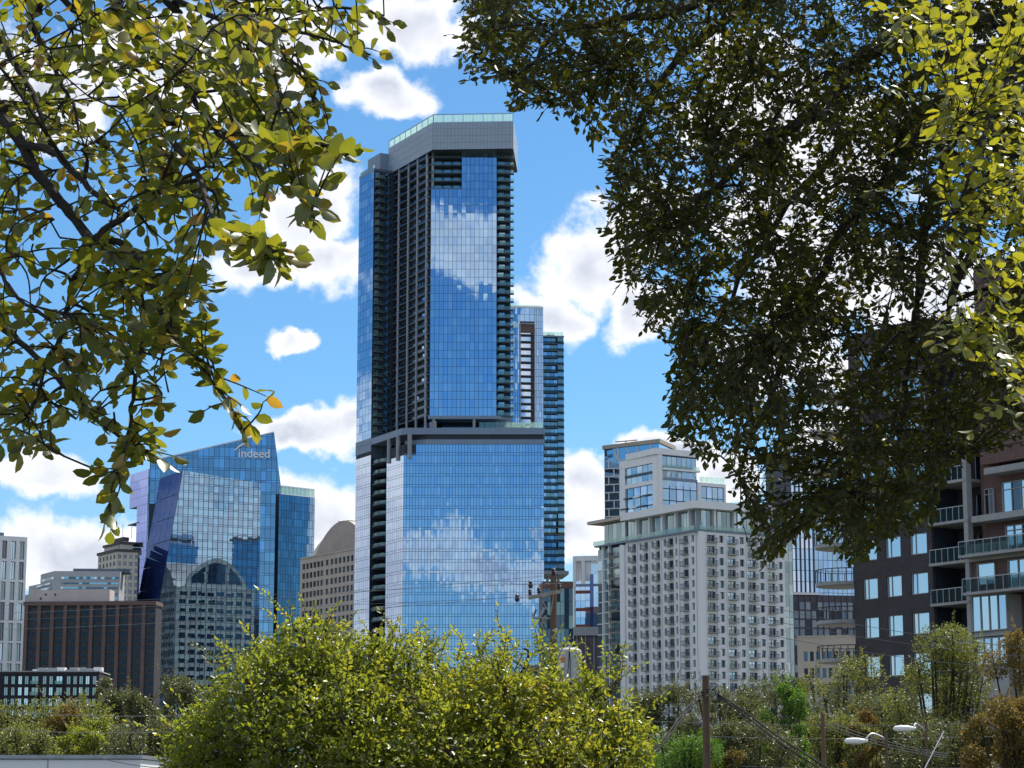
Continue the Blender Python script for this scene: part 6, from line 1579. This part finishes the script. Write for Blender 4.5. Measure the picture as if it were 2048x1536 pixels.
# transformer, lower on the pole to the right, with leads, sticker and hardware
tb = A_(1139, 1297, -.5); r_ = 24 * (YA - .5) / FPX
MB().lathe((tb.x, tb.y, tb.z - 1.45), [(r_ * .9, 0), (r_, .06), (r_, 1.3), (r_ * .96, 1.38), (r_ * .6, 1.48), (.05, 1.5)], 20).build('transformer', 'tank', pa)
for dx in (-.22, .2):
    MB().lathe((tb.x + dx, tb.y - .1, tb.z), [(.06, 0), (.09, .06), (.05, .1), (.085, .16), (.04, .2), (.06, .26), (.02, .3)], 10).build('bushing', 'porc', pa)
for k, dx in enumerate((-.12, .02)):
    MB().tube(smooth_path([Vector((tb.x + dx, tb.y - r_ - .05, tb.z - 1.3)), Vector((tb.x + dx * .4, tb.y - r_ - .09, tb.z - .6)), Vector((tb.x + .02, tb.y - r_ - .02, tb.z + .15)), Vector((tb.x + .35, tb.y - .3, tb.z + .42)), Vector((tb.x + .95, tb.y, tb.z + .1))], 4), .017, 5).build('lead_cable', 'wire', pa)
def patch(px0, px1, y0, y1, m, nm):
    c = [A_(px0, y1), A_(px1, y1), A_(px1, y0), A_(px0, y0)]
    yy = tb.y - r_ - .02
    MB().hexa([Vector((q.x, yy + .03, q.z)) for q in c] + [Vector((q.x, yy, q.z)) for q in c]).build(nm, m, pa)
patch(1118, 1129, 1317, 1321, 'orange', 'warning_sticker'); patch(1120, 1127, 1322, 1327, 'orange', 'warning_sticker'); patch(1119.5, 1127, 1329, 1338, 'whitep', 'number_plate'); patch(1121, 1126, 1339, 1343, 'dmetal', 'number_plate')
MB().tube([Vector((ta.x, ta.y - .1, tb.z - .3)), tb + Vector((-r_ * .6, 0, -.3))], .05, 6).build('bracket', 'metal', pa)
# fuse cut-outs left of the pole
for k, (px_, py) in enumerate(((1066, 1232), (1083, 1228), (1078, 1243), (1085, 1247))):
    p = A_(px_, py, .3); MB().tube([p, p + Vector((.14, 0, .28))], [.055, .05], 7).build('fuse_cutout', 'tank' if k % 2 else 'porc', pa); MB().tube([p + Vector((-.05, -.03, -.12)), p + Vector((.1, -.03, .25))], .03, 6).build('fuse_tube', 'metal', pa)
MB().tube([A_(1064, 1236, .3), A_(1107, 1237, 0)], .04, 5).build('cutout_arm', 'arm', pa)
for k in range(4):
    p, q = A_(1066 + k * 7, 1240 - k * 3, .3), A_(1085 + k * 5, 1268 - k * 5, .1); m_ = p.lerp(q, .5) + Vector((.08, 0, -.25)); MB().tube(smooth_path([p, m_, q], 4), .012, 4).build('jumper_wire', 'wire', pa)
MB().tube(smooth_path([A_(1105, 1262, -.4), A_(1112, 1258, -.5), A_(1114, 1266, -.5), A_(1108, 1271, -.4), A_(1112, 1278, -.4)], 5), .035, 6).build('arrester', 'tank', pa)
pb, tb2 = pole('utility_pole', 'plain wooden pole with drooping cable bundles in front of white apartments', 1411, 1351, 75, .115)
pc, tc2 = pole('utility_pole', 'thin dark wooden pole among the trees', 1645, 1428, 84, .075)
def wire(label, pts, r, m='wire', group=None, n=7, sag=0.0):
    pts = [Vector(p) for p in pts]
    if len(pts) == 2:
        a, b = pts; pts = [a.lerp(b, k / n) - Vector((0, 0, sag * 4 * (k / n) * (1 - k / n))) for k in range(n + 1)]
    else: pts = smooth_path(pts, 4)
    th = thing('overhead_wire', label, 'wire', pts[0], group)
    MB().tube(pts, r, 5).build('cable', m, th); return th, pts
# cable bundles on the plain pole
B_ = lambda px, py, Y=75: at(px, py, Y)
for k in range(4):
    o_ = k * .05
    wire('thick black service cable running down left from the plain wooden pole', [B_(1404, 1384 + 7 * k), B_(1372, 1418 + 8 * k, 70), B_(1330, 1474 + 9 * k, 64), B_(1265, 1541 + 9 * k, 58)], .028 if k < 2 else .012, 'wire', 'cables down left of the plain pole') if k < 2 else None
    wire('thick black service cable running down right from the plain wooden pole', [B_(1430, 1384 + 3 * k), B_(1490, 1424 + 7 * k, 71), B_(1560, 1476 + 9 * k, 66), B_(1665, 1542 + 12 * k, 60)], .028 if k < 2 else .016, 'wire', 'cables down right of the plain pole') if k < 3 else None
for k in range(7):
    a = B_(1412 + random.uniform(-2, 4), 1375 + k * 3, 74.8); b = B_(1432 + random.uniform(-4, 6), 1385 + random.uniform(-6, 8), 74.6); m_ = a.lerp(b, .5) + Vector((.1, -.1, random.uniform(-.45, .2)))
    MB().tube(smooth_path([a, m_, b], 4), .014, 4).build('splice_wire', random.choice(['wireg', 'wire', 'metal']), pb)
MB().tube([B_(1420, 1383, 74.7), B_(1436, 1366, 74.6)], .04, 6).build('clamp', 'metal', pb); MB().tube([B_(1403, 1352, 74.8), B_(1399, 1362, 74.8)], .04, 6).build('clamp', 'metal', pb)
# long wires across the picture; they run between poles outside the frame
W_ = [('faint grey wire crossing high in front of the dark brick wall', (1500, 1205, 104), (2120, 1302, 92), .012), ('faint grey wire crossing mid height in front of the dark brick wall', (1500, 1232, 104), (2120, 1318, 92), .012),
      ('faint grey wire low in front of the dark brick wall', (1500, 1262, 104), (2120, 1345, 92), .012), ('thin wire from the crossarm over the mirrored base of the tallest tower', (1069, 1190, 100), (-90, 1262, 130), .010),
      ('thin wire ending at the pole top over the mirrored base', (1107, 1150, 100), (-90, 1230, 132), .010), ('thin wire through the trees level with the thin pole', (1180, 1436, 90), (2120, 1440, 90), .011),
      ('thin wire through the trees above the street lamps', (1180, 1462, 90), (2120, 1468, 92), .011), ('thin wire low in the trees below the street lamps', (1300, 1522, 90), (2120, 1527, 88), .011),
      ('grey wire crossing dark oaks left of the yellow green tree', (-60, 1415, 72), (520, 1418, 74), .010), ('grey wire crossing below the dark oaks left of the yellow green tree', (-60, 1452, 72), (520, 1448, 74), .010), ('grey wire just above the white metal building', (200, 1516, 58), (520, 1519, 58), .010)]
for lb, a, b, r in W_:
    wire(lb, [at(*a), at(*b)], r, 'wireg', None, 12, .25)
wm = [at(1061, 1170, 98), at(1034, 1197, 98)]
for k, p in enumerate(wm):
    a = p + Vector((-.0, 0, .0)); far = at((2120, 2120)[k], (1100, 1150)[k], 70)
    th, pts = wire('thin wire with dark bird marker left of the tall utility pole', [at(-90, (1215, 1245)[k], 126), p - Vector((1.0, 0, 0)), p, at(1107 if k == 0 else 1069, (1165, 1190)[k], 100)], .009, 'wireg', 'wires with bird markers')
    MB().lathe((p.x, p.y, p.z - .16), [(.02, 0), (.09, .05), (.11, .14), (.07, .24), (.10, .3), (.02, .36)], 8).build('bird_marker', 'porc', th)
# thin wires converging on the lamp pole at the right
for k, (x0, y0) in enumerate(((1652, 1441), (1652, 1448), (1652, 1455))):
    wire('thin service wire from the thin dark pole to the lamp pole', [at(x0, y0, 84), at(1896, 1508 + 4 * k, 84)], .014, 'wireg', 'wires from the thin pole', 8, .15)
wire('slanting guy wire beside the street lamps', [at(1848, 1540, 83), at(1888, 1462, 84)], .018, 'whitep')
def street_lamp(label, px, py, pole_px, Y, arm_top):
    hd = at(px, py, Y); pb_ = at(pole_px, arm_top, Y + .4); th = thing('street_lamp', label, 'street lamp', (pb_.x, pb_.y, 0), 'street lamps')
    MB().tube([(pb_.x, pb_.y, 0), (pb_.x, pb_.y, pb_.z + .3)], [.075, .05], 10).build('mast', 'wood', th)
    MB().tube(smooth_path([pb_, pb_.lerp(hd, .45) + Vector((0, 0, .22)), hd + Vector((.35, 0, .06))], 5), .035, 7).build('arm', 'metal', th)
    b = MB(); n = 9
    prof = [(-.42, .02), (-.36, .09), (-.15, .12), (.1, .11), (.3, .07), (.42, .05)]
    b.tube([hd + Vector((x, 0, 0)) for x, _ in prof], [r for _, r in prof], n); b.build('lamp_head', 'whitep', th)
    b = MB(); b.tube([hd + Vector((x, 0, -.06)) for x in (-.3, -.2, 0, .1)], [.02, .075, .08, .03], 8); b.build('lens', 'gGp', th)
street_lamp('cobra head street lamp on the lower arm among the trees', 1712, 1482, 1772, 82, 1478)
street_lamp('cobra head street lamp on the higher arm beside the tall spreading tree', 1809, 1457, 1852, 84, 1462)
